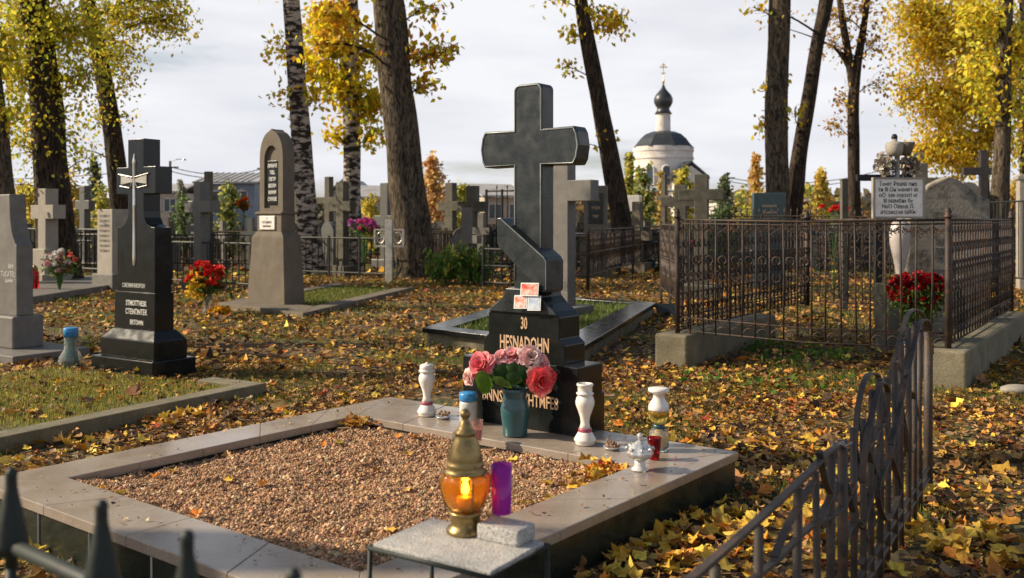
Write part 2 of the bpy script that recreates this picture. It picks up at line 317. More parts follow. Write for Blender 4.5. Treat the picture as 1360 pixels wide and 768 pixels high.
# ---------------------------------------------------------------- ground
RG = R(-37)
KQ = [(-2.53, 4.44), (-.48, 2.89), (1.2, 4.99), (-.85, 6.54)]          # outline of the big kerb, from the left corner
NQ = [(-3.55, 5.2), (-2.03, 7.8), (-4.3, 9.05), (-6.3, 7.0)]             # neighbouring plot on the left
G2 = [(-1.04, 10.9), (.707, 9.3), (2.18, 14.2), (.43, 15.8)]             # plot behind the big cross
OBQ = [(-4.79, 15.36), (-3.02, 13.6), (-1.96, 18.9), (-3.75, 20.3)]      # plot of the brown stone
EA, EB, EC, ED = Vector((1.635, 9.3)), Vector((3.8, 8.2)), Vector((6.1, 11.5)), Vector((3.95, 12.6))
def make_ground():
    mb = MB(); xs = list(np.concatenate([np.linspace(-1500, -60, 7), np.linspace(-40, -13, 10), np.arange(-12, 12, .16), np.linspace(12.5, 40, 10), np.linspace(60, 1500, 7)]))
    ys = list(np.concatenate([[-60, -20, -8, -3], np.arange(0, 20, .16), np.linspace(20.5, 60, 26), [80, 120, 200, 400, 900, 2400]]))
    V = [(x, y, gz(x, y) if (abs(x) < 12 and 0 < y < 20) else 0) for y in ys for x in xs]; nx = len(xs)
    Fc = [(j*nx+i, j*nx+i+1, (j+1)*nx+i+1, (j+1)*nx+i) for j in range(len(ys)-1) for i in range(nx-1)]
    m, t, b, o = newmat('leafy_ground'); n = t.nodes.new; l = t.links.new
    tc = n('ShaderNodeTexCoord')
    v = n('ShaderNodeTexVoronoi'); v.inputs['Scale'].default_value = 17; v.inputs['Randomness'].default_value = 1
    wn = n('ShaderNodeTexNoise'); wn.inputs['Scale'].default_value = 30; l(tc.outputs['Object'], wn.inputs['Vector'])
    ad = n('ShaderNodeMix'); ad.data_type = 'RGBA'; ad.blend_type = 'ADD'; ad.inputs[0].default_value = .05; l(tc.outputs['Object'], ad.inputs[6]); l(wn.outputs['Color'], ad.inputs[7])
    l(ad.outputs[2], v.inputs['Vector'])
    sx = n('ShaderNodeSeparateColor'); l(v.outputs['Color'], sx.inputs[0])
    r = n('ShaderNodeValToRGB'); r.color_ramp.interpolation = 'CONSTANT'
    cs = [(0, (.035, .022, .012)), (.2, (.09, .05, .02)), (.4, (.05, .03, .015)), (.55, (.17, .09, .03)), (.68, (.07, .045, .02)), (.8, (.28, .16, .04)), (.9, (.06, .06, .02)), (.96, (.38, .24, .05))]
    while len(r.color_ramp.elements) < len(cs): r.color_ramp.elements.new(.5)
    for e, (p, c) in zip(r.color_ramp.elements, cs): e.position = p; e.color = (*c, 1)
    l(sx.outputs[0], r.inputs[0])
    g = n('ShaderNodeTexNoise'); g.inputs['Scale'].default_value = .5; g.inputs['Detail'].default_value = 7; l(tc.outputs['Object'], g.inputs['Vector'])
    q = n('ShaderNodeMapRange'); q.inputs[1].default_value = .5; q.inputs[2].default_value = .6; q.inputs[4].default_value = .8; l(g.outputs[0], q.inputs[0])
    g2 = n('ShaderNodeTexNoise'); g2.inputs['Scale'].default_value = 60; g2.inputs['Detail'].default_value = 5; l(tc.outputs['Object'], g2.inputs['Vector'])
    r2 = n('ShaderNodeValToRGB'); r2.color_ramp.elements[0].color = (.025, .03, .008, 1); r2.color_ramp.elements[1].color = (.14, .14, .035, 1); l(g2.outputs[0], r2.inputs[0])
    x = n('ShaderNodeMix'); x.data_type = 'RGBA'; l(q.outputs[0], x.inputs[0]); l(r.outputs[0], x.inputs[6]); l(r2.outputs[0], x.inputs[7])
    l(x.outputs[2], b.inputs['Base Color']); b.inputs['Roughness'].default_value = .9
    u = n('ShaderNodeBump'); u.inputs['Strength'].default_value = .8; u.inputs['Distance'].default_value = .03; l(v.outputs['Distance'], u.inputs['Height']); l(u.outputs[0], b.inputs['Normal'])
    mb.add(V, Fc); go = mb.build('ground', m); go['kind'] = 'structure'
    return m
M_soil = make_ground()
M_gravelbase = stone('crushed_gravel_bed', (.2, .11, .055), (.36, .21, .11), 60, .95, .8, 160, dist=.01)

# ---------------------------------------------------------------- kerbs
def kerb(name, label, q, wd, z, m_top, m_side=None, th=.045, over=.012, group=None, cat='grave kerb', tiles=None, sides=(0, 1, 2, 3), bev=.004, joints=True):
    t = thing(name, label, cat, (q[0][0], q[0][1], 0), 0, group)
    O, I = ring(q, wd); o = Vector((q[0][0], q[0][1]))
    cen = sum(O, Vector((0, 0)))/4
    for i in sides:
        j = (i+1) % 4
        a, b, c, d = O[i]-o, O[j]-o, I[j]-o, I[i]-o
        nt_ = tiles[i] if tiles else 1
        if m_side:
            pull = lambda p, k: p+((cen-o)-p).normalized()*k
            pu = lambda p, k: p-((cen-o)-p).normalized()*k
            MB().slab([pull(a, over*1.5), pull(b, over*1.5), pu(c, over), pu(d, over)], -.08, z-th+.002).build('kerb_wall', m_side, t)
            for k in range(nt_):
                g = .0007/(b-a).length; u0 = k/nt_+(g if k else 0); u1 = (k+1)/nt_-(g if k < nt_-1 else 0)
                dz = rnd.uniform(-.0006, .0006)
                MB().slab([a.lerp(b, u0), a.lerp(b, u1), d.lerp(c, u1), d.lerp(c, u0)], z-th, z+dz).build('cover_slab', m_top, t, bevel=bev)
        else:
            MB().slab([a, b, c, d], -.08, z).build('kerb_strip', m_top, t, bevel=bev*2)
    return t, O, I
kb, KO, KI = kerb('grave_kerb', 'large square kerb of tan granite slabs on black walls around brown gravel', KQ, (.29, .29, .57, .29), .22, M_tan, M_wall, tiles=(4, 5, 5, 5))
# pale joints on the black front wall
d = (Vector(KQ[1])-Vector(KQ[0])); dn = d.normalized(); nn = Vector((-dn.y, dn.x))*-1
for s in (.26, .58, 1.0, 1.45, 1.95):
    p = dn*s+Vector((-dn.y, dn.x))*.0085
    j = MB(); j.tube([(p.x, p.y, -.02), (p.x, p.y, .173)], .0045, 5); j.build('wall_joint', M_joint, kb)
# gravel bed
gi = [Vector((p.x, p.y)) for p in KI]
def gq(u, v): return gi[0].lerp(gi[1], u).lerp(gi[3].lerp(gi[2], u), v)
def gh(x, y): return .166+.011*mnoise.noise(Vector((x*15, y*15, 8)))+.005*mnoise.noise(Vector((x*34, y*34, 8)))+.03*max(0, 1-abs(((x+2.53)*.6+(y-4.44)*.8)-.32)/.25)+.022*mnoise.noise(Vector((x*2.1, y*2.1, 3)))+.012*mnoise.noise(Vector((x*7, y*7, 1)))
mb = MB(); n_ = 170; V = []
for j in range(n_+1):
    for i in range(n_+1):
        p = gq(i/n_, j/n_); V.append((p.x, p.y, gh(p.x, p.y)-.004))
mb.add(V, [(j*(n_+1)+i, j*(n_+1)+i+1, (j+1)*(n_+1)+i+1, (j+1)*(n_+1)+i) for j in range(n_) for i in range(n_)])
ob = mb.build('gravel_bed', M_gravelbase); tag(ob, kind='structure')
n_ = 120000; u = nr.uniform(.004, .996, n_); v = nr.uniform(.004, .996, n_)
C = np.array([(lambda p: (p.x, p.y, gh(p.x, p.y)))(gq(a, b)) for a, b in zip(u, v)])
s = nr.lognormal(math.log(.0029), .6, n_).clip(.0016, .017)
OCT = np.array([(1, 0, 0), (0, 1, 0), (-1, 0, 0), (0, -1, 0), (0, 0, .8), (0, 0, -.8)], float)
a = nr.uniform(0, 6.28, n_); pts = OCT[None]*(1+nr.normal(0, .22, (n_, 6, 1)))+nr.normal(0, .16, (n_, 6, 3))
ca, sa = np.cos(a)[:, None], np.sin(a)[:, None]; x_ = pts[:, :, 0]*ca-pts[:, :, 1]*sa; y_ = pts[:, :, 0]*sa+pts[:, :, 1]*ca
pts = np.stack([x_, y_, pts[:, :, 2]], 2)*s[:, None, None]+C[:, None]
gc = palette(n_, [(.44, .225, .105), (.56, .33, .17), (.28, .14, .07), (.62, .45, .28), (.13, .07, .04), (.38, .28, .18)], [5, 4, 4, 1.5, 3, 1.2])
def attr_mat(name, rough):
    m, t, b, o = newmat(name); a = t.nodes.new('ShaderNodeAttribute'); a.attribute_name = 'Col'; t.links.new(a.outputs['Color'], b.inputs['Base Color']); b.inputs['Roughness'].default_value = rough; return m
M_peb = attr_mat('pebble', .8)
ob = fastmesh('gravel', pts, 6, [(0, 1, 4), (1, 2, 4), (2, 3, 4), (3, 0, 4), (1, 0, 5), (2, 1, 5), (3, 2, 5), (0, 3, 5)], gc, M_peb); tag(ob, kind='stuff', label='coarse reddish brown gravel filling the large kerb')

nk, NO, NI = kerb('grave_kerb', 'low mossy concrete kerb round the grassy plot of the black silver cross stone', NQ, (.17, .17, .17, .17), .10, M_conc, tiles=None, sides=(0, 3), cat='grave kerb')
d_ = (NO[2]-NO[1]).normalized(); nn_ = Vector((-d_.y, d_.x)); o_ = NO[0]; MB().slab([NI[1]-o_+nn_*0, NO[1]-o_, NO[1]+d_*.62-o_, NI[1]+d_*.45-o_], -.08, .098).build('kerb_strip', M_conc, nk, bevel=.008)
k2, O2, I2 = kerb('grave_kerb', 'black polished kerb with green sedum inside, behind the large dark cross', G2, (.28, .34, .28, .3), .2, M_black, M_conc, th=.055, over=.05, tiles=(1, 1, 1, 1))
k3, O3, I3 = kerb('grave_kerb', 'brownish stone kerb of the plot under the tall arched stone', OBQ, (.75, .3, .3, .3), .1, M_brown, sides=(0, 1, 3))

# ---------------------------------------------------------------- the large dark cross
def shade_flat(o): return o
def arc(cx, cz, r, a0, a1, n=8): return [(cx+r*math.cos(R(a0+(a1-a0)*k/n)), cz+r*math.sin(R(a0+(a1-a0)*k/n))) for k in range(n+1)]
kx, ky = Vector((.8, -.6)), Vector((.6, .8))
def LP(o, x, y=0): return o+kx*x+ky*y
BC = Vector((.035, 5.575))                      # centre of the front bottom edge
bc = thing('cross_monument', 'large dark granite cross with slanted footrest standing on the back of the tan kerb', 'cross monument', (BC.x, BC.y, .222), math.atan2(-.6, .8))
MB().box(-.425, .425, 0, .26, -.1, .39).build('base_block', M_black, bc, bevel=.006)
MB().box(-.38, .38, .245, .36, -.26, .20).build('rear_block', M_black, bc, bevel=.006)
# stepped plinth with shoulders
pl = [(-.30, .387), (.30, .387), (.30, .50), (.262, .53), (.262, .66), (.235, .69), (.175, .73), (.135, .77), (.115, .82), (-.115, .82), (-.135, .77), (-.175, .73), (-.235, .69), (-.262, .66), (-.262, .53), (-.30, .50)]
MB().prism(pl, .05, .27).build('plinth', M_black, bc, bevel=.006)
MB().prism([(-.252, .672), (.252, .672), (.225, .70), (.170, .737), (.132, .775), (.118, .815), (-.118, .815), (-.132, .775), (-.170, .737), (-.225, .70)], .035, .052).build('plinth_moulding', M_cross, bc, bevel=.004)
def cross_pts(w, aw, z0, za0, za1, z1, rt=.03, flare=.0, bul=.0):
    p = [(-w, z0), (w, z0), (w, za0), (aw-.02, za0-flare)]
    p += [(aw, za0+.03), (aw+bul, (za0+za1)/2), (aw, za1-.03)]
    p += [(aw-.02, za1+flare), (w, za1), (w, z1-rt)]
    p += arc(w-rt, z1-rt, rt, 15, 75, 3)+[(w-rt, z1), (-w+rt, z1)]+arc(-w+rt, z1-rt, rt, 105, 165, 3)
    p += [(-w, z1-rt), (-w, za1), (-aw+.02, za1+flare), (-aw, za1-.03), (-aw-bul, (za0+za1)/2), (-aw, za0+.03), (-aw+.02, za0-flare), (-w, za0)]
    return p
MB().prism(cross_pts(.104, .352, .80, 1.553, 1.77, 2.045, .035, .004, .012), .10, .225).build('cross_body', M_cross, bc, bevel=.008)
# raised rim on the face of the cross, its pale colour paints the edge highlight
rim = MB(); cp = cross_pts(.096, .343, .86, 1.562, 1.761, 2.036, .033, .004, .012)
rim.tube([(x, .099, z) for x, z in cp[1:]]+[(cp[0][0], .099, cp[0][1])], .0055, 5); rim.build('rim', M_rim, bc, smooth=True)
fr = [(-.235, 1.17), (-.215, .995), (.165, .70), (.235, .70), (.245, .72), (.245, .87), (.225, .91), (-.205, 1.215), (-.235, 1.215)]
MB().prism([(-.185, 1.085), (-.172, 1.06), (.10, .835), (.15, .80), (.172, .80), (.182, .815), (.182, .985), (.165, 1.012), (-.155, 1.24), (-.185, 1.24)], .035, .215).build('footrest', M_cross, bc, bevel=.007)
rim = MB(); rim.tube([(-.18, .0355, 1.233), (-.157, .0355, 1.233), (.162, .0355, 1.005), (.177, .0355, .98), (.177, .0355, .82)], .003, 5); rim.build('footrest_edge', M_rim, bc)  # pale line painting the highlight along the footrest edge
text('30', .1, M_letter, bc, .01, .578, .0485, .5, .002, .0015)
text('HESNADOHN', .118, M_letter, bc, .01, .45, .0485, .50, .002, .002)
text('BNNS', .1, M_letter, bc, -.19, .135, -.0015, .62, .002, .001)
text('YHTMFE8', .1, M_letter, bc, .165, .135, -.0015, .60, .002, .001)
# three photo prints at the foot of the cross
def print_mat(name, bg_, c, sc):
    m, t, b, o = newmat(name); n = t.nodes.new; l = t.links.new; tc = n('ShaderNodeTexCoord'); z = n('ShaderNodeTexNoise'); z.inputs['Scale'].default_value = sc; z.inputs['Detail'].default_value = 2
    l(tc.outputs['Object'], z.inputs['Vector']); r = n('ShaderNodeValToRGB'); r.color_ramp.elements[0].position = .4; r.color_ramp.elements[1].position = .6
    r.color_ramp.elements[0].color = (*c, 1); r.color_ramp.elements[1].color = (*bg_, 1); l(z.outputs[0], r.inputs[0]); l(r.outputs[0], b.inputs['Base Color']); b.inputs['Roughness'].default_value = .25; return m
M_paper = stone('photo_paper', (.62, .62, .6), (.7, .7, .68), 20, .3)
def w(bcx, x, y, z): return bc.matrix_basis @ Vector((x, y, z))
bc_m = Matrix.Translation(bc.location) @ Matrix.Rotation(bc.rotation_euler.z, 4, 'Z')
for lab, x, z, wd_, hh, c1, c2, sc in (('topmost colour print with a red shape at the foot of the dark cross', .075, .818, .13, .078, (.55, .48, .4), (.62, .07, .04), 22),
                               ('colour print with orange flower, lower left at the foot of the dark cross', .01, .741, .096, .08, (.62, .55, .5), (.6, .16, .08), 30),
                               ('pale blue print, lower right at the foot of the dark cross', .109, .738, .094, .086, (.5, .55, .62), (.3, .38, .5), 26)):
    p = bc_m @ Vector((x, .012, z)); t = thing('photo_print', lab, 'photo print', p, bc.rotation_euler.z, 'photo prints at the foot of the large cross')
    t.rotation_euler = (R(-9), R(rnd.uniform(-4, 4)), bc.rotation_euler.z)
    MB().box(-wd_/2, wd_/2, .0, .003, -hh/2, hh/2).build('paper', M_paper, t); MB().box(-wd_/2+.007, wd_/2-.007, -.0015, .0005, -hh/2+.007, hh/2-.007).build('picture', print_mat('print_%d' % int(sc), c1, c2, sc), t)

# ---------------------------------------------------------------- things on the tan kerb
def K(px, py, z=.222): g = G(px, py, z); return (g.x, g.y, z)
def on(name, label, cat, px, py, z=.222, rz=0, group=None): return thing(name, label, cat, K(px, py, z), rz, group)
def white_vase(px, py, label, cap):
    t = on('candle_vase', label, 'candle vase', px, py, group='white waisted candle vases on the tan kerb')
    MB().lathe([(.0, 0), (.050, 0), (.054, .006), (.054, .016), (.062, .024), (.058, .034), (.042, .062), (.036, .07)], n=28).build('foot', M_white, t, smooth=True)
    MB().lathe([(.0, .066), (.0365, .067), (.0375, .072), (.0375, .084), (.0355, .089), (.0, .09)], n=28).build('band', M_band, t, smooth=True)
    MB().lathe([(.0, .086), (.033, .087), (.025, .11), (.024, .125), (.028, .15), (.040, .185), (.051, .215), (.053, .235), (.047, .256), (.038, .268), (.034, .275), (.0, .276)], n=28).build('body', M_white, t, smooth=True)
    if cap:
        b = MB(); b.lathe([(.0, .272), (.048, .273), (.05, .28), (.046, .288), (.04, .292), (.044, .3), (.042, .315), (.034, .322), (.012, .326), (.006, .335), (.0, .337)], n=28, flute=.05, fn=14); b.build('cap', M_white, t, smooth=True)
    else:
        MB().lathe([(.0, .272), (.048, .273), (.048, .282), (.038, .286), (.041, .30), (.041, .318), (.047, .322), (.045, .332), (.036, .333), (.034, .322), (.0, .32)], n=28).build('neck', M_white, t, smooth=True)
    return t
white_vase(567, 552, 'white waisted vase with maroon band and crown cap, left end of back slab', True)
white_vase(777, 590, 'white waisted vase with maroon band and open neck, right of the teal vase', False)
def cone_dish(px, py, label):
    t = on('dish', label, 'dish', px, py, group='small metal dishes of dried cones on the kerb')
    MB().lathe([(0, 0), (.036, 0), (.046, .012), (.049, .016), (.046, .017), (.036, .007), (0, .006)], n=24).build('saucer', M_silver, t, smooth=True)
    c = MB()
    for k in range(16):
        a = k*2.4; r_ = .033*math.sqrt(k/16); c.blob((r_*math.cos(a), r_*math.sin(a), .02+rnd.uniform(0, .018)), rnd.uniform(.008, .013), 1, .35)
    c.build('dried_cones', stone('cone_%d' % px, (.08, .04, .02), (.45, .28, .18), 60, .8, .5, 200), t)
cone_dish(589, 556, 'little metal dish of brown cones beside the capped white vase')
cone_dish(813, 597, 'little metal dish of brown cones right of the open white vase')
tv = on('flower_vase', 'teal ceramic vase in front of the black base block', 'vase', 684, 578)
MB().lathe([(0, 0), (.068, 0), (.071, .006), (.072, .05), (.082, .12), (.0835, .15), (.078, .18), (.068, .205), (.066, .215), (.072, .245), (.078, .268), (.074, .27), (.066, .24), (.06, .2), (0, .19)], n=40).build('body', M_teal, tv, smooth=True)
# bouquet: each bloom a part
bq = thing('bouquet', 'bouquet of coral, pink and pale roses and peonies with green leaves in the teal vase', 'bouquet', K(684, 578))
vb = Vector(K(684, 578))
def petals(center, r, n, cols, parent, name='bloom', face=Vector((0, -1, .5)), cup=.5, layers=5, wide=.62):
    f = face.normalized(); u = f.cross(Vector((0, 0, 1))).normalized(); v = f.cross(u)
    V = []; Fc = []; CC = []
    k = 0
    for L_ in range(layers):
        q = (L_+.35)/layers; m = max(3, int(n*(.3+q*.9)/layers*1.5))
        for i in range(m):
            a = 2*math.pi*(i+.5*L_)/m+rnd.uniform(-.2, .2); opening = R(14+68*q+rnd.uniform(-8, 8)); ln = r*(.55+.5*q)*rnd.uniform(.9, 1.1); wd_ = r*wide*(.5+.6*q)
            dr = u*math.cos(a)+v*math.sin(a); tg = f.cross(dr)
            col = Vector(cols[rnd.randrange(len(cols))])*rnd.uniform(.8, 1.15)
            rows = []
            for s_ in range(5):
                tt = s_/4; op = opening*(.35+.65*tt)+(.25*tt*tt*cup if q > .6 else -.35*tt*cup)
                rad = ln*tt*math.sin(op)+r*.05; hgt = ln*tt*math.cos(op); ww = wd_*math.sin(math.pi*min(1, .16+tt*.74))**.7*(.9 if s_ < 4 else .8)
                for c_ in (-1, -.5, 0, .5, 1):
                    ru = rnd.uniform(-.05, .05)*r*(tt if s_ == 4 else 0)
                    p = center+dr*(rad-abs(c_)**2*ww*.25)+f*(hgt+abs(c_)**2*ww*.25+ru-(r*.07*(1-abs(c_)) if s_ == 4 else 0)*-1)+tg*(c_*ww)
                    V.append(p); CC.append(col*(.92+.12*tt))
            for s_ in range(4):
                for c_ in range(4):
                    b_ = k+s_*5+c_; Fc.append((b_, b_+1, b_+6, b_+5))
            k += 25
    me = bpy.data.meshes.new(name); me.from_pydata([tuple(x) for x in V], [], Fc)
    at = me.color_attributes.new('Col', 'FLOAT_COLOR', 'POINT')
    at.data.foreach_set('color', np.array([(min(1, c[0]), min(1, c[1]), min(1, c[2]), 1) for c in CC], np.float32).reshape(-1))
    return link(name, me, M_petal, parent, smooth=True)
def onvase(px, py, dy=0):
    Y = vb.y+dy; p = P(px, py, Y); return p-vb
coral = [(.95, .17, .16), (.96, .30, .26), (.88, .10, .12)]; pink = [(.92, .46, .46), (.94, .6, .56), (.88, .34, .38)]; pale = [(.93, .64, .58), (.95, .72, .66), (.93, .52, .5)]
hot = [(.95, .26, .28), (.96, .38, .38), (.9, .16, .2)]
for px, py, dy, r_, cl, nme, fx, n_p in ((638, 485, -.02, .085, hot, 'peony_bloom', (-.5, -1, .6), 34), (622, 502, -.07, .052, pale, 'rose_bloom', (-.9, -.7, -.1), 26), (680, 472, .02, .075, pink, 'rose_bloom', (-.1, -.5, 1), 28), (664, 474, .0, .05, pink, 'rose_bloom', (-.3, -.8, .7), 24),
                            (704, 473, -.02, .072, pale, 'rose_bloom', (.2, -1, .6), 30), (720, 481, 0, .06, pink, 'rose_bloom', (.6, -.7, .4), 26), (707, 494, -.07, .036, pale, 'rose_bloom', (.2, -1, .1), 20), (719, 507, -.08, .085, coral, 'peony_bloom', (.45, -1, .1), 38), (731, 500, -.02, .06, coral, 'peony_bloom', (.9, -.5, .2), 28),
                            (661, 477, .03, .035, [(.75, .2, .35), (.8, .3, .42)], 'rose_bloom', (-.6, -.5, .6), 18)):
    petals(onvase(px, py, dy)-Vector(fx).normalized()*r_*.3, r_, n_p, cl, bq, nme, Vector(fx))
stems = MB()
for px, py in ((638, 490), (622, 505), (680, 476), (704, 478), (719, 500), (731, 500), (690, 490), (665, 495)):
    e = onvase(px, py, 0); stems.tube([(0, 0, .12), (e.x*.25, e.y*.25, .27), (e.x*.7, e.y*.7, .27+(e.z-.27)*.6), tuple(e)], .0035, 5)
M_stem = stone('stem_green', (.03, .09, .02), (.08, .17, .03), 20, .5); stems.build('stems', M_stem, bq)
def bigleaf(pts_px, col, parent, dy=-.05, name='leaf', bend=.02):
    ps = [onvase(x, y, dy) for x, y in pts_px]; c = sum(ps, Vector())/len(ps)+Vector((0, -bend, 0)); V = np.array([[tuple(c)]+[tuple(p) for p in ps]])
    k = len(ps); return fastmesh(name, V, k+1, [(0, i+1, (i+1) % k+1) for i in range(k)], np.array([col]), M_leaf, parent)
bigleaf([(633, 495), (642, 492), (651, 500), (655, 512), (650, 522), (641, 524), (634, 515), (631, 505)], (.10, .22, .015), bq, -.11)
bigleaf([(655, 492), (664, 484), (672, 486), (676, 496), (672, 508), (664, 512), (657, 505)], (.03, .085, .015), bq, -.06)
bigleaf([(672, 498), (682, 492), (691, 497), (694, 506), (684, 512), (674, 510)], (.04, .10, .02), bq, -.09)
bigleaf([(690, 488), (700, 486), (707, 494), (704, 505), (696, 510), (688, 500)], (.03, .08, .02), bq, -.05)
bigleaf([(676, 483), (684, 480), (690, 486), (688, 496), (680, 498), (675, 492)], (.035, .09, .02), bq, -.08)
bigleaf([(654, 500), (666, 500), (676, 508), (680, 516), (668, 514), (658, 510)], (.12, .2, .03), bq, -.1)
C = np.array([tuple(onvase(rnd.uniform(652, 712), rnd.uniform(484, 514), rnd.uniform(-.06, .08))) for _ in range(70)])
leaves('small_leaves', C, nr.uniform(.016, .032, 70), palette(70, [(.05, .13, .025), (.09, .2, .03), (.03, .08, .02)], [3, 2, 2]), M_leaf, bq)
# blue-topped glass candle and pink glass beaker behind the lantern
t = on('jar_candle', 'clear glass jar with a bright blue top, left of the teal vase', 'candle', 622, 562)
MB().lathe([(0, 0), (.05, 0), (.054, .01), (.054, .12), (.05, .135), (.0, .136)], n=24).build('jar', stone('milky_glass', (.4, .4, .36), (.75, .72, .66), 14, .15), t, smooth=True)
MB().lathe([(0, .136), (.053, .137), (.056, .145), (.056, .178), (.05, .186), (0, .187)], n=24).build('top', M_blue, t, smooth=True)
t = on('beaker', 'small pinkish cut glass beaker on the slab edge behind the brass lantern', 'beaker', 633, 588)
MB().lathe([(0, 0), (.026, 0), (.028, .01), (.036, .125), (.033, .125), (.026, .02), (0, .015)], n=12).build('cup', glass('pink_glass', (.95, .72, .68), .12), t)
MB().lathe([(0, .016), (.025, .017), (.029, .075), (0, .076)], n=12).build('wax_fill', stone('pink_wax', (.5, .22, .2), (.7, .4, .35), 30, .6), t)
# silver ornament on white foot
t = on('candle_holder', 'ornate silver candle holder on a flared white foot at the right slab', 'candle holder', 850, 624)
MB().lathe([(0, 0), (.042, 0), (.043, .005), (.03, .014), (.026, .028), (.028, .05), (0, .051)], n=28).build('foot', M_white, t, smooth=True)
MB().lathe([(0, .049), (.03, .05), (.052, .062), (.062, .078), (.064, .088), (.058, .094), (.06, .1), (.05, .115), (.036, .128), (.022, .132), (.02, .14), (0, .141)], n=32, flute=.06, fn=8).build('bowl', M_silver, t, smooth=True)
MB().lathe([(0, .139), (.012, .14), (.008, .15), (.013, .158), (.013, .172), (.006, .18), (0, .181)], n=16).build('knob', M_silver, t, smooth=True)
for k in range(8):
    a = k*math.pi/4; b = MB(); b.tube([(.045*math.cos(a), .045*math.sin(a), .105), (.066*math.cos(a), .066*math.sin(a), .112), (.07*math.cos(a), .07*math.sin(a), .098)], .006, 6); b.build('scroll', M_silver, t, smooth=True)
t = on('candle_cup', 'red glass candle cup standing next to the silver candle holder', 'candle cup', 869, 610)
MB().lathe([(0, 0), (.024, 0), (.027, .01), (.036, .1), (.038, .112), (.034, .112), (.024, .014), (0, .012)], n=20).build('cup', M_red, t, smooth=True)
MB().lathe([(0, .013), (.022, .014), (.027, .06), (0, .062)], n=20).build('wax_fill', stone('red_wax', (.35, .01, .015), (.5, .02, .03), 20, .4), t)
t = on('glass_candle', 'tall yellow glass grave candle under a white spool cap at the back corner', 'candle', 875, 598)
MB().lathe([(0, 0), (.048, 0), (.052, .01), (.054, .07), (.05, .1), (.034, .118), (.03, .12), (.045, .1), (.048, .06), (.045, .012), (0, .01)], n=24).build('lower_glass', M_clear, t, smooth=True)
MB().lathe([(0, .012), (.042, .013), (.045, .06), (.038, .08), (0, .082)], n=24).build('wax_fill', stone('yellow_wax', (.6, .32, .05), (.75, .5, .12), 20, .4), t, smooth=True)
MB().lathe([(0, .116), (.032, .117), (.032, .14), (0, .141)], n=24).build('collar', M_teal, t, smooth=True)
MB().lathe([(0, .14), (.034, .141), (.054, .175), (.058, .2), (.056, .214), (0, .215)], n=24).build('upper_glass', M_yglass, t, smooth=True)
MB().lathe([(0, .213), (.055, .214), (.057, .222), (.053, .245), (.032, .275), (.030, .295), (.04, .305), (.055, .312), (.058, .318), (.056, .33), (.04, .334), (0, .334)], n=28).build('cap', M_white, t, smooth=True)

# ---------------------------------------------------------------- small table, brass lantern, purple candle
TZ = .60; tb = thing('side_table', 'small metal framed table with rough grey slab top beside the kerb', 'side table', (-.14, 2.48, 0), math.atan2(-.54, .84))
hx, hy = .195, .135
MB().box(-hx+.008, hx-.008, -hy+.008, hy-.008, TZ-.014, TZ).build('top_slab', M_ply, tb, bevel=.003)
f = MB(); f.tube([(-hx, -hy, TZ-.012), (hx, -hy, TZ-.012), (hx, hy, TZ-.012), (-hx, hy, TZ-.012), (-hx, -hy, TZ-.012)], .0065, 8); f.build('frame', M_giron, tb, smooth=True)
for x_, y_ in ((-1, -1), (1, -1), (1, 1), (-1, 1)):
    b = MB(); b.tube([(x_*hx*.98, y_*hy*.98, TZ-.015), (x_*hx*1.03, y_*hy*1.05, 0)], .0065, 8); b.build('leg', M_giron, tb, smooth=True)
c = tb.matrix_basis
tm = Matrix.Translation(tb.location) @ Matrix.Rotation(tb.rotation_euler.z, 4, 'Z')
p = tm @ Vector((.055, .085, TZ)); bl = MB(); bl.box(-.03, .10, -.04, .05, 0, .042)
o_ = bl.build('stone_block', M_ply, None, bevel=.006); o_.location = p; o_.rotation_euler = (0, 0, tb.rotation_euler.z); tag(o_, 'rough grey stone block lying on the back of the small table', 'stone block')
LN = G(618, 707, TZ); ln = thing('grave_lantern', 'brass lantern with a glowing amber glass bowl on the small table', 'lantern', (LN.x, LN.y, TZ+.001)); ln.scale = (.95, .95, .965)
MB().lathe([(0, 0), (.054, 0), (.056, .006), (.052, .014), (.044, .02), (.042, .028), (.044, .036), (.042, .045), (.046, .052), (.05, .056), (.046, .062), (0, .062)], n=40).build('foot', M_brass, ln, smooth=True)
outer = [(0, .062), (.04, .063), (.052, .075), (.062, .095), (.069, .12), (.072, .145), (.070, .162), (.060, .17)]
MB().lathe(outer+[(.056, .167), (.066, .158), (.068, .144), (.065, .12), (.058, .097), (.049, .079), (.038, .068), (0, .067)], n=64, flute=.025, fn=10).build('glass_bowl', M_amber, ln, smooth=True)
for k in range(4):
    a = R(20+k*90); b = MB(); b.tube([(r_*1.035*math.cos(a), r_*1.035*math.sin(a), z_) for r_, z_ in outer[1:]], .0022, 5); b.build('strap', M_brass, ln, smooth=True)
MB().lathe([(0, .164), (.058, .165), (.06, .17), (.057, .176), (.052, .182), (.055, .19), (.053, .196), (.050, .2), (.051, .206), (.047, .222), (.042, .24), (.036, .258), (.03, .27), (.029, .275), (.033, .279), (.031, .284), (.022, .290), (.018, .3), (.0155, .308), (.011, .314), (.009, .32), (.014, .326), (.016, .333), (.012, .341), (.006, .346), (0, .348)], n=48).build('lid', M_brass, ln, smooth=True)
MB().lathe([(0, .068), (.026, .069), (.026, .098), (0, .10)], n=24).build('candle', M_wax, ln, smooth=True)
MB().lathe([(0, .104), (.008, .110), (.011, .120), (.008, .134), (.001, .150), (0, .151)], n=16).build('flame', M_flame, ln, smooth=True)
PL = G(666, 682, TZ+.042); t = thing('glass_candle', 'purple glass candle tube on the stone block behind the brass lantern', 'candle', (PL.x, PL.y, TZ+.043))
MB().lathe([(0, 0), (.026, 0), (.027, .004), (.030, .134), (.0285, .134), (.0255, .006), (0, .005)], n=28).build('tube', M_purple, t, smooth=True)
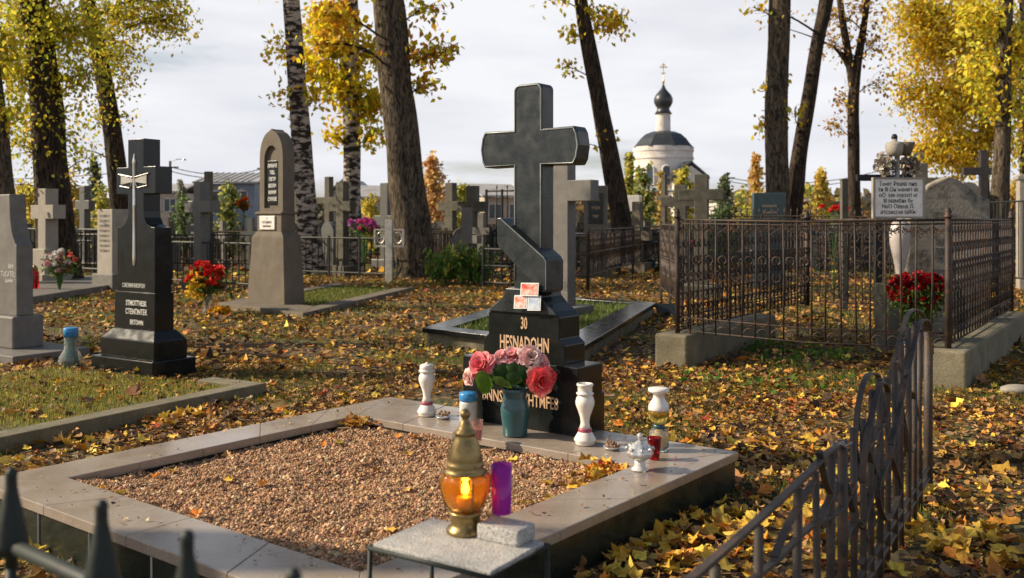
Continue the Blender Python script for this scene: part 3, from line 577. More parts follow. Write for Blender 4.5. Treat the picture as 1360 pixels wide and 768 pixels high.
MB().lathe([(0, .006), (.021, .007), (.021, .035), (.012, .044), (0, .046)], n=24).build('candle', M_pwax, t, smooth=True)

# ---------------------------------------------------------------- black monument with silver cross
RM = math.atan2(-.54, .84)
bm_ = thing('headstone', 'tall black granite monument with a silver cross inlay on stepped base', 'headstone', (-3.19-.84*.455, 8.35+.54*.455, 0), RM)
MB().box(-.455, .455, 0, .47, -.08, .18).build('lower_step', M_black, bm_, bevel=.008)
b = MB(); b.box(-.395, .395, .06, .42, .178, .35); b.build('upper_step', M_black, bm_, bevel=.008)
b = MB(); b.frustum((-.392, .392, .063, .417, .348), (-.31, .31, .13, .36, .435)); b.build('step_moulding', M_black, bm_, bevel=.006)
MB().box(-.30, .30, .14, .345, .43, .78).build('text_block', M_black, bm_, bevel=.006)
body = [(-.28, .777), (.28, .777), (.28, 1.38), (.22, 1.385), (.165, 1.41), (.125, 1.47), (.117, 1.53), (.117, 1.69), (.29, 1.69), (.29, 1.94), (.117, 1.94), (.117, 2.2), (-.117, 2.2), (-.117, 1.94), (-.29, 1.94), (-.29, 1.69), (-.117, 1.69), (-.117, 1.53), (-.125, 1.47), (-.165, 1.41), (-.22, 1.385), (-.28, 1.38)]
MB().prism(body, .155, .335).build('cross_body', M_black, bm_, bevel=.005)
s_ = MB(); s_.lathe([(0, 0), (.016, .01), (.02, .08), (.017, .3), (.017, .55), (.021, .56), (.017, .58), (.019, .95), (.024, .96), (.017, .99), (.008, 1.02), (0, 1.05)], n=12); s_.v = [(x-.02, y*.6+.152, z+1.02) for x, y, z in s_.v]; sc_ = s_.build('silver_inlay', M_silver, bm_, smooth=True)
b = MB()
for s1 in (-1, 1):
    b.add([(-.02+s1*.02, .1445, 1.83), (-.02+s1*.19, .1445, 1.87), (-.02+s1*.19, .1445, 1.78), (-.02+s1*.02, .1445, 1.80), (-.02+s1*.02, .156, 1.83), (-.02+s1*.19, .156, 1.87), (-.02+s1*.19, .156, 1.78), (-.02+s1*.02, .156, 1.80)], [(0, 1, 2, 3), (0, 4, 5, 1), (1, 5, 6, 2), (2, 6, 7, 3), (3, 7, 4, 0), (4, 7, 6, 5)])
    b.tube([(-.02+s1*.02, .143, 1.845), (-.02+s1*.22, .143, 1.875)], .006, 6); b.tube([(-.02+s1*.2, .143, 1.765), (-.02+s1*.06, .143, 1.745), (-.02+s1*.02, .143, 1.8)], .005, 6)
b.build('silver_arms', M_alu, bm_)
text('САЕМИНМОРОН', .055, M_wletter, bm_, -.03, .82, .1535, .75, .0015)
text('STMOTTVESK', .07, M_wletter, bm_, .03, .655, .1385, .72, .0015, .001)
text('СТЕNТINТЕК', .07, M_wletter, bm_, .03, .575, .1385, .72, .0015, .001)
text('ВКТОWN', .06, M_wletter, bm_, .035, .48, .1385, .72, .0015, .001)

# ---------------------------------------------------------------- grey stone at the left edge
def col_thing(): pass
ls = thing('headstone', 'grey granite headstone with sloping shoulder, cut by the left edge', 'headstone', (-5.24, 9.9, 0), RM)
GL = G(17, 462, .12)
ls.location = (GL.x, GL.y, 0)
MB().box(-1.1, .5, -.28, .55, -.08, .10).build('foot_slab', M_grey, ls, bevel=.008)
MB().box(-.9, .0, 0, .34, .098, .44).build('base_block', M_grey, ls, bevel=.02)
MB().prism([(-.82, .438), (-.03, .438), (-.035, 1.18), (-.06, 1.2), (-.12, 1.3), (-.155, 1.45), (-.17, 1.72), (-.69, 1.72), (-.70, 1.45), (-.74, 1.3), (-.79, 1.2), (-.82, 1.18)], .06, .24).build('stele', M_grey, ls, bevel=.01)
text('АНI', .08, M_wletter, ls, -.14, .93, .0585, .8); text('ТUСАТЕU', .075, M_wletter, ls, -.19, .85, .0585, .8); text('sшиllsя', .06, M_wletter, ls, -.17, .79, .0585, .8)

# ---------------------------------------------------------------- brown arched stone
RO = math.atan2(-.6, .8)
GO = G(378, 405, .1); obl = thing('headstone', 'tall brown sandstone headstone with pointed arch and dark plate on tapered pedestal', 'headstone', (GO.x-.8*.475, GO.y+.6*.475, .09), RO)
b = MB(); b.frustum((-.475, .475, 0, .42, 0), (-.395, .395, .04, .40, 1.08)); b.build('pedestal', M_brown, obl, bevel=.012)
b = MB(); b.frustum((-.395, .395, .04, .40, 1.078), (-.31, .31, .07, .36, 1.17)); b.build('pedestal_moulding', M_brown, obl, bevel=.006)
MB().box(-.305, .305, .075, .36, 1.168, 1.45).build('neck_block', M_brown, obl, bevel=.008)
b = MB(); b.box(-.335, .335, .05, .38, 1.448, 1.49); b.build('cornice', M_brown, obl, bevel=.012)
ar = [(-.29, 1.488), (.29, 1.488), (.29, 2.35)]+[(.29*math.cos(a)*(1-.0*a), 2.35+.46*math.sin(a)**.9*(1.0)) for a in np.linspace(.25, 1.40, 8)]+[(0, 2.84)]+[(-.29*math.cos(a), 2.35+.46*math.sin(a)**.9) for a in np.linspace(1.40, .25, 8)]+[(-.29, 2.35)]
arb = [(x, z) for x, z in ar]
# niche: outer frame with opening, recessed back
no = [(-.175, 1.55), (.175, 1.55), (.175, 2.33)]+[(.175*math.cos(a), 2.33+.24*math.sin(a)) for a in np.linspace(.2, 2.94, 12)]+[(-.175, 2.33)]
MB().prism(arb, .17, .36).build('stele', M_brown, obl, bevel=.006)
fr = MB(); bmn = bmesh.new()
ov = [bmn.verts.new((x, .115, z)) for x, z in arb]; iv = [bmn.verts.new((x, .115, z)) for x, z in no]
oe = [bmn.edges.new((ov[i], ov[(i+1) % len(ov)])) for i in range(len(ov))]; ie = [bmn.edges.new((iv[i], iv[(i+1) % len(iv)])) for i in range(len(iv))]
bmesh.ops.triangle_fill(bmn, edges=oe+ie, use_beauty=True)
ge = bmesh.ops.extrude_face_region(bmn, geom=bmn.faces[:]); bmesh.ops.translate(bmn, verts=[g_ for g_ in ge['geom'] if isinstance(g_, bmesh.types.BMVert)], vec=(0, .057, 0)); bmesh.ops.recalc_face_normals(bmn, faces=bmn.faces)
me = bpy.data.meshes.new('arch_frame'); bmn.to_mesh(me); bmn.free(); link('arch_frame', me, M_brown, obl)
pt = MB(); pt.box(-.125, .125, .14, .172, 1.62, 2.32); po = pt.build('name_plate', M_black, obl, bevel=.004)
for k, s1 in enumerate(('ЛИЕИЛ', 'ТIЕL', 'ПЕТР', 'ВОЛИ', 'НИИИ', 'СУНОЕ')): text(s1, .082, M_wletter, po, .0, 2.21-k*.108, .1385, .8, .001, .002)
wp = MB(); wp.box(-.22, .16, .052, .076, 1.2, 1.42); wo = wp.build('white_plate', M_white, obl, bevel=.004)
for k, s1 in enumerate(('2', 'ТUТЕNШРЕП', 'мвшбикшт')): text(s1, .055 if k else .06, M_dletter, wo, -.03, 1.36-k*.06, .0505, .72, .001)

# ---------------------------------------------------------------- simple stone crosses
def stone_cross(label, px, py_top, Y, w_, arm, th, m, dz=0, armz=.72, armh=None, base=True, group=None, rz=-.62, zb=0, name='stone_cross', cat='cross', footbar=False, lean=0):
    p = P(px, py_top, Y); h = p.z-zb; t = thing(name, label, cat, (p.x, Y, zb), rz, group)
    t.rotation_euler = (0, lean, rz)
    ah = armh or w_; za = h*armz if armz < 1 else armz
    pts = [(-w_/2, -.05), (w_/2, -.05), (w_/2, za), (arm/2, za), (arm/2, za+ah), (w_/2, za+ah), (w_/2, h), (-w_/2, h), (-w_/2, za+ah), (-arm/2, za+ah), (-arm/2, za), (-w_/2, za)]
    MB().prism(pts, -th/2, th/2).build('cross_body', m, t, bevel=.01)
    if base: MB().box(-w_*1.3, w_*1.3, -th*1.2, th*1.2, -.05, .28).build('base_block', m, t, bevel=.015)
    if footbar:
        b = MB(); b.add([(x, y, z+(-x*.45)) for x, y, z in MB().box(-arm*.32, arm*.32, -th*.55, th*.55, h*.38, h*.38+w_*.7).v], MB().box(0, 1, 0, 1, 0, 1).f); b.build('footrest', m, t, bevel=.006)
    return t
gcx = stone_cross('pale speckled granite cross rising behind the large dark cross', 749, 219, 12.9, .26, 1.0, .2, M_grey, armz=1.70, armh=.285, base=True, rz=RO)
text('ШЕЦ', .07, M_dletter, gcx, .07, .55, -.1015, .8, .001, ry=R(90))
wc_ = stone_cross('white stone cross on a pedestal in front of the thick left trunk', 64, 251, 20.5, .28, .82, .3, M_lgrey, armz=1.47, armh=.30, rz=-.55)
MB().box(-.25, .25, -.24, .24, .15, .82).build('pedestal', M_lgrey, wc_, bevel=.015); MB().box(-.36, .36, -.34, .34, -.05, .20).build('lower_base', M_lgrey, wc_, bevel=.015)
stone_cross('slim dark grey cross on a tapering foot behind the wreath bench', 113, 247, 27, .26, .72, .2, M_dgrey, armz=.72)
stone_cross('dark brown cross with paler front left of the arched stone', 268, 242, 19.5, .22, .84, .24, M_dgrey, armz=1.60, armh=.24, rz=-.6)
stone_cross('tall slim stone cross directly behind the dark brown cross', 277, 228, 25, .18, .5, .16, M_mid, armz=.70)
stone_cross('squat broad concrete cross behind the left end of the railed enclosure', 932, 232, 17.0, .24, .80, .26, M_mid, armz=1.80, armh=.20, rz=-.3)
stone_cross('concrete cross half hidden behind the squat broad cross', 904, 246, 19.5, .24, .8, .22, M_mid, armz=1.72, armh=.2, rz=-.3)
stone_cross('double barred concrete cross right of the thick rough trunk', 599, 243, 30, .30, .9, .25, M_mid, armz=.66, footbar=True)
stone_cross('brown grey cross left of the large dark cross', 628, 247, 27, .30, .95, .25, M_mid, armz=.69)
stone_cross('light grey small cross above the leafy shrub', 620, 276, 23, .2, .78, .2, M_grey, armz=.5)
stone_cross('tall concrete cross between the two birches', 455, 242, 24, .26, .75, .22, M_mid, armz=.69)
stone_cross('grey wooden cross right of the nearest birch', 437, 235, 31, .22, 1.0, .2, M_mid, armz=.69)
stone_cross('plain concrete post cross behind the nearest birch', 396, 238, 30, .24, .7, .2, M_mid, armz=.6)
stone_cross('dark stone cross left of the thick rough trunk', 513, 243, 28, .3, .8, .22, M_dgrey, armz=.5)
stone_cross('thin tall concrete cross under the church', 882, 232, 30, .14, .5, .14, M_mid, armz=.72)
stone_cross('stubby brown cross right of the slanting middle tree', 847, 268, 26, .26, .8, .2, M_brown, armz=.45)
stone_cross('heavy concrete cross behind the lichened headstone', 1222, 217, 15.5, .2, .95, .2, M_mid, armz=1.96, armh=.18, rz=-.2)
stone_cross('dark iron cross before the yellow birch at the right', 1306, 200, 26, .2, 1.1, .16, M_brwood, armz=.80, rz=-.1)
# stele behind black monument, bench-like slab, pale plot
t = thing('headstone', 'pale carved upright slab behind the black silver cross monument', 'headstone', (P(145, 300, 19).x, 19, 0), -.6)
MB().box(-.26, .26, -.1, .35, .2, 1.66).build('stele', M_lgrey, t, bevel=.012); MB().box(-.36, .36, -.16, .42, -.05, .36).build('base_block', M_grey, t, bevel=.012)
for k in range(8): text('ТИ КЛМНО П', .07, M_mid, t, 0, 1.5-k*.1, -.1015, .8, .001)
q_ = [G(30, 408, 0), G(160, 386, 0), G(160, 372, 0), G(32, 380, 0)]
t = thing('grave_slab', 'long low grey slab under the pale carved slab and the wreath', 'grave slab', (q_[0].x, q_[0].y, 0)); MB().slab([(p.x-q_[0].x, p.y-q_[0].y) for p in q_], -.05, .15).build('slab', M_grey, t, bevel=.01)
# plated stele right of the big cross
t = thing('headstone', 'brown headstone with black nameplate left of the slanting middle tree', 'headstone', (P(791, 300, 23).x, 23, 0), -.25)
MB().box(-.28, .28, -.1, .14, .3, 2.28).build('stele', M_brown, t, bevel=.012); pl_ = MB().box(-.16, .2, -.115, -.098, 1.35, 2.1).build('name_plate', M_black, t)
for k, s1 in enumerate(('НИН', 'ТТЕП', 'МIО')): text(s1, .1, M_letter, pl_, .02, 1.9-k*.2, -.1165, .8, .001)
MB().box(-.6, .55, -.3, .3, 1.05, 1.12).build('shelf', M_alu, t, bevel=.01); MB().box(-.35, .35, -.2, .2, -.05, 1.05).build('base_block', M_mid, t, bevel=.012)
# blue-grey inscribed block
t = thing('headstone', 'blue grey rectangular headstone with gilt lines by the twin trunks', 'headstone', (P(1021, 270, 20).x, 20, 0), -.1)
MB().box(-.33, .33, -.12, .16, -.05, 2.02).build('stele', stone('bluegrey_granite', (.02, .045, .05), (.04, .075, .08), 9, .3, .1, 60), t, bevel=.012)
for k, s1 in enumerate(('Iоnоеnпiа', 'Овеннiго', 'мавенiиго')): text(s1, .085, M_letter, t, 0, 1.72-k*.14, -.1215, .8, .001)
# ---------------------------------------------------------------- inside the right enclosure
wsx = P(1165, 260, 11.0); wh = thing('headstone', 'lichened pale headstone with peaked top inside the right enclosure', 'headstone', (P(1256, 260, 10.6).x, 10.6, 0), -.12)
pk = [(-.45, .3), (.44, .3), (.44, 1.68), (.38, 1.70), (.30, 1.74), (.20, 1.83), (.10, 1.9), (.0, 1.935), (-.08, 1.9), (-.16, 1.86), (-.3, 1.74), (-.37, 1.70), (-.42, 1.66)]
MB().prism(pk, -.1, .14).build('stele', M_weather, wh, bevel=.02); MB().box(-.5, .5, -.2, .25, -.05, .31).build('base_block', M_weather, wh, bevel=.02)
for k, s1 in enumerate(('ШТIЦI ЕN', 'ТППII ППI', 'ПГТII IТI')): text(s1, .085, M_dletter, wh, .0, 1.17-k*.1, -.1015, .75, .001)
pl_ = MB().box(-.2, .26, -.12, -.098, .72, .90).build('name_plate', M_dgrey, wh, bevel=.004); text('(Linluяrе', .1, M_wletter, pl_, .03, .78, -.1215, .75, .001)
sg = thing('memorial_sign', 'white framed plaque with dark handwriting on a post inside the right enclosure', 'plaque', (wsx.x, 10.4, 0), -.02)
q = lambda px, py: P(px, py, 10.4)
zt, zb_ = q(0, 238).z, q(0, 288).z
MB().box(-.27, .27, -.02, .02, zb_, zt).build('board', M_white, sg, bevel=.004)
f = MB(); [f.box(*a) for a in ((-.285, .285, -.03, .03, zt-.002, zt+.018), (-.285, .285, -.03, .03, zb_-.018, zb_+.002), (-.285, -.262, -.03, .03, zb_, zt), (.262, .285, -.03, .03, zb_, zt))]; f.build('frame', M_lgrey, sg)
for k, s1 in enumerate(('Тuvет Реаiвi пив', 'ти IlI Он wаvегi аt', 'оО  ме оtехsтi vt', 'IlI мамбиs бv', 'NuO Овеnа Л.', 'атсзнсгsе IзIКъ')): text(s1, .066, M_dletter, sg, -.01, zt-.075-k*.062, -.0215, .82, .001, .001)
b = MB(); b.tube([(0, .03, .4), (0, .03, q(0, 200).z)], .03, 8); b.build('post', M_alu, sg, smooth=True)
b = MB(); b.lathe([(0, 0), (.03, .01), (.03, .05), (.08, .28), (.108, .42), (.112, .54), (.09, .64), (.04, .69), (0, .70)], (0, -.05, .77), n=24); b.build('teardrop_vase', stone('grey_pink_glaze', (.38, .33, .31), (.5, .45, .42), 6, .35), sg, smooth=True)
MB().box(-.19, .19, -.2, .2, -.05, .74).build('pedestal', M_mid, sg, bevel=.015)
b = MB(); b.lathe([(0, .73), (.07, .735), (.05, .76), (.03, .79), (.05, .82), (0, .83)], (0, -.05, 0), n=16); b.build('neck', M_alu, sg, smooth=True)
# faded ornament on top of the plaque post
b = MB(); b.lathe([(0, 0), (.07, .01), (.09, .05), (.10, .13), (.08, .16), (.03, .17), (.03, .2), (0, .21)], (-.03, .03, q(0, 208).z), n=16); b.build('urn', M_lgrey, sg, smooth=True)
b = MB(); b.lathe([(0, 0), (.03, .0), (.035, .03), (.02, .06), (0, .06)], (-.03, .03, q(0, 208).z+.19), n=10); b.build('finial', M_diron, sg, smooth=True)
b = MB(); b.lathe([(0, 0), (.05, .01), (.08, .08), (.1, .15), (0, .16)], (.1, .05, q(0, 207).z), n=14); b.build('cup', M_brown, sg, smooth=True)
C = np.array([(c_+rnd.gauss(0, .05), .03+rnd.gauss(0, .03), q(0, 220).z+rnd.gauss(0, .05)) for c_ in (-.13, .14) for _ in range(130)]); leaves('faded_flowers', C, .04, palette(260, [(.42, .38, .32), (.3, .26, .2), (.55, .5, .45), (.25, .16, .12)], [3, 2, 2, 1]), M_petal, sg, curl=.6)
# black frame cross behind
t = thing('openwork_cross', 'dark open iron frame standing behind the plaque urn', 'cross', (P(1180, 260, 13.5).x, 13.5, 0), -.05)
b = MB(); z1_, z2_ = P(0, 213, 13.5).z, P(0, 232, 13.5).z
b.box(-.45, .33, -.04, .04, z2_-.09, z2_); b.box(-.02, .33, -.04, .04, z1_-.05, z1_); b.box(.25, .33, -.04, .04, z2_-.12, z1_); b.build('upper_bars', M_diron, t); MB().box(-.2, -.1, -.04, .04, -.05, z2_-.09).build('post', M_diron, t)
t = thing('stone_post', 'square concrete post behind the plaque, left side', 'post', (P(1121, 260, 15).x, 15, 0)); MB().box(-.05, .05, -.05, .05, -.05, P(0, 240, 15).z).build('shaft', M_mid, t, bevel=.01); MB().box(-.06, .06, -.06, .06, P(0, 240, 15).z-.002, P(0, 240, 15).z+.03).build('cap', M_mid, t, bevel=.01)
t = thing('headstone', 'round topped grey headstone far right before the yellow birch', 'headstone', (P(1285, 250, 21).x, 21, 0), -.2)
MB().prism([(-.24, -.05), (.24, -.05), (.24, 2.05)]+arc(0, 2.05, .24, 10, 170, 8)+[(-.24, 2.05)], -.1, .1).build('stele', M_grey, t, bevel=.01)
t = thing('headstone', 'pale square topped pillar at the right picture edge', 'headstone', (P(1363, 250, 19).x, 19, 0), -.2); MB().box(-.16, .16, -.12, .12, -.05, P(0, 232, 19).z).build('stele', M_lgrey, t, bevel=.01); MB().box(-.2, .2, -.16, .16, P(0, 232, 19).z-.1, P(0, 232, 19).z-.04).build('cornice', M_lgrey, t)
t = thing('headstone', 'white cubic topped post left of the church bushes', 'headstone', (P(841, 260, 29).x, 29, 0), -.3); MB().box(-.16, .16, -.16, .16, -.05, 1.7).build('shaft', M_mid, t); MB().box(-.24, .24, -.22, .22, 1.698, 2.2).build('cap', M_white, t, bevel=.02)
# ornate openwork metal cross by the thick trunk
t = thing('metal_cross', 'small pale openwork metal cross at the foot of the thick rough trunk', 'cross', (P(517, 330, 21.8).x, 21.8, 0), -.3)
zz = lambda py: P(0, py, 21.8).z
b = MB(); b.box(-.09, .09, -.04, .04, 0, zz(292)); b.build('upright', M_alu, t, bevel=.01)
b = MB(); b.box(-.36, .36, -.03, .03, zz(326)-.04, zz(326)); b.box(-.36, .36, -.03, .03, zz(306), zz(306)+.03)
for s1 in (-1, 1):
    b.tube([(s1*.22+.1*math.cos(a), -.0, (zz(306)+zz(326))/2+.13*math.sin(a)) for a in np.linspace(0, 6.28, 14)], .018, 6); b.box(s1*.36-.02, s1*.36+.02, -.03, .03, zz(326)-.04, zz(304))
b.build('openwork_arms', M_alu, t)

# ---------------------------------------------------------------- iron fences
def bar(p, q_, r_=.008, n=6):
    b = MB(); b.tube([p, q_], r_, n); return b
def S(cx, cz, r_, a0, a1, u, o, n=9): return [(o.x+u.x*(cx+r_*math.cos(R(a0+(a1-a0)*k/n))), o.y+u.y*(cx+r_*math.cos(R(a0+(a1-a0)*k/n))), cz+r_*math.sin(R(a0+(a1-a0)*k/n))) for k in range(n+1)]
def enc_side(t, A, B, z0, z1, nb, org, rich=False, sag=0, individual=True):
    u = (B-A); Ln = u.length; u.normalize(); o = A-org
    at = lambda s, z: (o.x+u.x*s, o.y+u.y*s, z)
    for dz, r_ in ((0, .013), (-.035, .008)):
        b = MB(); b.tube([at(0, z1+dz), at(Ln/2, z1+dz-sag*.4), at(Ln, z1+dz)], r_, 6); b.build('top_rail', M_iron, t, smooth=True)
    for dz in (0, .13):
        b = MB(); b.tube([at(0, z0+dz), at(Ln*.5, z0+dz-sag), at(Ln, z0+dz-sag*.6)], .008, 6); b.build('bottom_rail', M_iron, t, smooth=True)
    sp = Ln/nb; allb = MB()
    for k in range(1, nb):
        s = k*sp; j = rnd.uniform(-.012, .012)
        if individual:
            b = MB(); b.tube([at(s+j, z0-sag*.7), at(s+rnd.uniform(-.006, .006), (z0+z1)/2), at(s-j*.5, z1)], .0088, 6); b.build('bar', M_iron, t, smooth=True)
        else: allb.tube([at(s+j, z0), at(s, z1)], .0075, 5)
    if not individual: allb.build('bars', M_iron, t)
    sc_ = MB(); r1 = sp*.36
    for k in range(nb):
        c = (k+.5)*sp
        sc_.tube(S(c, z1-.06, r1, 180, 360, u, o), .0075, 5); sc_.tube(S(c, z0+.13, sp*.45, 180, 360, u, o), .007, 5)
        sc_.tube(S(c-sp*.2, z1-.14, sp*.14, 0, 300, u, o), .0045, 5) if k % 2 else None
        if not rich:
            sc_.tube(S(c-sp*.22, z1-.10, sp*.17, -90, 230, u, o), .006, 5); sc_.tube(S(c+sp*.22, z1-.10, sp*.17, 270, -50, u, o), .006, 5); sc_.tube(S(c, z0+.0, sp*.4, 10, 170, u, o), .006, 5)
        if not rich and individual and k < 10:
            zc = z0+.13+(z1-z0-.2)*.55; sc_.tube(S(c, zc+.08, sp*.3, -60, 240, u, o), .007, 5); sc_.tube(S(c, zc-.08, sp*.3, 120, 420, u, o), .007, 5)
        if rich:
            zc = z0+.13+(z1-z0-.2)*.52
            sc_.tube(S(c, zc+.09, sp*.3, -60, 240, u, o), .009, 5); sc_.tube(S(c, zc-.09, sp*.3, 120, 420, u, o), .009, 5)
            sc_.tube(S(c, zc+.26, sp*.3, 160, 420, u, o), .009, 5); sc_.tube(S(c, zc, sp*.42, 0, 360, u, o), .006, 5); sc_.tube(S(c, zc-.4, sp*.3, 0, 270, u, o), .008, 5); sc_.tube(S(c, zc-.26, sp*.25, 30, 260, u, o), .008, 5)
    sc_.build('scrollwork', M_iron, t)
ZB = .33
ef = thing('grave_fence', 'rusty scrolled iron enclosure on concrete beams around the plaque and lichened headstone', 'fence', (EA.x, EA.y, 0))
z = Vector((0, 0))
enc_side(ef, EA, EB, ZB+.03, 1.45, 19, EA, sag=.05); enc_side(ef, EB, EC, ZB+.03, 1.45, 26, EA, rich=True); enc_side(ef, EC, ED, ZB+.03, 1.45, 14, EA, rich=True, individual=False); enc_side(ef, ED, EA, ZB+.03, 1.45, 32, EA, rich=True)
for c_, r_ in ((EA, .024), (EB, .027), (EC, .027), (ED, .035)):
    p = c_-EA; b = MB(); b.tube([(p.x, p.y, ZB-.03), (p.x, p.y, 1.47)], r_, 12); b.lathe([(0, 0), (r_*1.5, .005), (r_*1.5, .02), (r_*.9, .03), (r_*1.15, .055), (r_*.8, .08), (0, .1)], (p.x, p.y, 1.465), n=12); b.build('post', M_iron, ef, smooth=True)
for a, e in ((EA, ED), (EB, EC)):
    u = (e-a).normalized(); v_ = Vector((u.y, -u.x)); a0 = a-EA-u*.16
    ln_ = (e-a).length*(.62 if a is EA else 1.05)
    pts = [a0+v_*.17, a0+v_*.17+u*ln_, a0-v_*.17+u*ln_, a0-v_*.17]
    MB().slab(pts, -.1, ZB).build('concrete_beam', M_conc, ef, bevel=.02)

def fence(label, A, B, z0, z1, sp, m, r_=.012, posts=2, style='bars', group=None, name='iron_fence', top=0, zc=None, spike=0):
    A, B = Vector(A[:2]), Vector(B[:2]); t = thing(name, label, 'fence', (A.x, A.y, 0), 0, group); u = B-A; Ln = u.length; u.normalize(); o = Vector((0, 0))
    at = lambda s, z_: (u.x*s, u.y*s, z_); n = max(2, int(Ln/sp))
    b = MB(); b.tube([at(0, z1), at(Ln, z1)], r_*1.3, 6); b.build('top_rail', m, t); b = MB(); b.tube([at(0, z0), at(Ln, z0)], r_*1.1, 6); b.build('bottom_rail', m, t)
    g = MB()
    for k in range(1, n):
        s = k*Ln/n; g.tube([at(s, z0 if not spike else z0-.03), at(s, z1+spike)], r_*.75, 5)
        if spike: g.lathe([(0, 0), (r_*1.5, .02), (0, .09)], at(s, z1+spike-.01), n=6)
    if style == 'scroll':
        s = .09
        while s < Ln-.05:
            for zc_ in ((z0*.72+z1*.28), (z0*.28+z1*.72)):
                h_ = (z1-z0)*.2
                g.tube([at(s+.07*math.sin(a*2+zc_*9), zc_+h_*math.cos(a)) for a in np.linspace(0, 6.1, 12)], r_*.5, 4)
            s += .16
        g.tube([at(0, (z0+z1)/2), at(Ln, (z0+z1)/2)], r_, 5)
    g.build('bar_panel', m, t)
    for k in range(posts):
        s = Ln*k/(posts-1); b = MB(); b.tube([at(s, -.05), at(s, z1+.05+top)], r_*2, 6); b.build('post', m, t)
    return t
# dark fences of the middle ground
fence('black low railing left of the arched stone, behind the red bouquet', P(228, 0, 20), P(335, 0, 18.5), .18, .98, .19, M_diron, .016, 3)
fence('black railing between the arched stone and the thick rough trunk', P(398, 0, 24), P(520, 0, 22.5), .15, 1.0, .2, M_diron, .016, 4)
fence('second black railing behind the left low railing', P(225, 0, 25), P(340, 0, 24.5), .3, 1.05, .16, M_diron, .018, 3)
fence('ornate forged iron fence running back on the right of the pale granite cross', P(781, 0, 18.9), P(878, 0, 30), .32, 1.24, .5, M_iron, .018, 3, 'scroll')
fence('ornate forged iron fence facing front behind the pale granite cross', P(690, 0, 20.2), P(781, 0, 18.9), .32, 1.15, .5, M_iron, .018, 3, 'scroll')
fence('low forged iron fence just left of the large dark cross', P(642, 0, 19.6), P(692, 0, 19.0), .15, .84, .2, M_diron, .02, 2, 'scroll')
fence('tall gate-like black railing under the shed roofs left of the large dark cross', P(646, 0, 28), P(688, 0, 27.5), .6, 2.3, .3, M_diron, .022, 3, spike=.1)
fence('iron fence piece by the left post of the railed enclosure', P(878, 0, 16), P(905, 0, 13), .3, 1.37, .2, M_iron, .013, 3, 'scroll')
fence('black railing behind the white cross at the left', P(30, 0, 26), P(150, 0, 23.5), .2, 1.2, .2, M_diron, .02, 3)
fence('dark slender fence near the right picture edge', P(1290, 0, 17), P(1365, 0, 15), .5, 1.75, .14, M_diron, .012, 3)
fence('spiked iron fence behind the railed enclosure', P(960, 0, 19), P(1120, 0, 18), .7, 1.52, .12, M_iron, .012, 4, spike=.09)
fence('spiked iron fence by the grave of the lichened headstone', P(1115, 0, 17), P(1300, 0, 16), .7, 1.5, .13, M_iron, .012, 4, spike=.05)

# bent wrought iron fence in the right foreground
f0, f1 = Vector((.30, 1.82)), Vector((2.06, 4.73)); fu = (f1-f0).normalized(); fL = (f1-f0).length
cf = thing('bent_fence', 'bent wrought iron fence with hooped tops curving through the right foreground', 'fence', (f0.x, f0.y, 0))
fn_ = Vector((-fu.y, fu.x))
def FP(px, z_, off=0):
    k = (px-CX)/F; t_ = (k*f0.y-f0.x)/(fu.x-k*fu.y); p = fu*t_+fn_*off; return Vector((p.x, p.y, z_)), t_
def FQ(px, py, off=0):
    k = (px-CX)/F; t_ = (k*f0.y-f0.x)/(fu.x-k*fu.y); Y = f0.y+fu.y*t_; p = fu*t_+fn_*off; return Vector((p.x, p.y, EYE-(py-HZ)*Y/F))
def flat(path, wd_, th, name, m=M_iron2):
    # flat strap following a path inside the fence plane
    path = [Vector(p) for p in path]; b = MB(); V = []; n = len(path); nv = Vector((fn_.x, fn_.y, 0))
    for i, p in enumerate(path):
        t_ = (path[min(i+1, n-1)]-path[max(i-1, 0)]).normalized(); s_ = t_.cross(nv).normalized()
        V += [p+nv*wd_+s_*th, p-nv*wd_+s_*th, p-nv*wd_-s_*th, p+nv*wd_-s_*th]
    Fc = [(4*i+k, 4*i+(k+1) % 4, 4*i+4+(k+1) % 4, 4*i+4+k) for i in range(n-1) for k in range(4)]+[(3, 2, 1, 0), (4*n-4, 4*n-3, 4*n-2, 4*n-1)]
    b.add(V, Fc); return b.build(name, m, cf, bevel=.002)
def smooth_path(pts, n=5):
    pts = [Vector(p) for p in pts]; out_ = []
    for i in range(len(pts)-1):
        p0, p1, p2, p3 = pts[max(i-1, 0)], pts[i], pts[i+1], pts[min(i+2, len(pts)-1)]
        for k in range(n):
            t_ = k/n; out_.append(.5*((2*p1)+(p2-p0)*t_+(2*p0-5*p1+4*p2-p3)*t_*t_+(3*p1-p0-3*p2+p3)*t_**3))
    return out_+[pts[-1]]
flat(smooth_path([FQ(880, 800), FQ(925, 763), FQ(1010, 688), FQ(1075, 627), FQ(1098, 602), FQ(1118, 590)]), .011, .006, 'top_rail')
flat(smooth_path([FQ(960, 800), FQ(1030, 745), FQ(1075, 700), FQ(1120, 672), FQ(1150, 600), FQ(1175, 560)]), .010, .006, 'lower_rail')
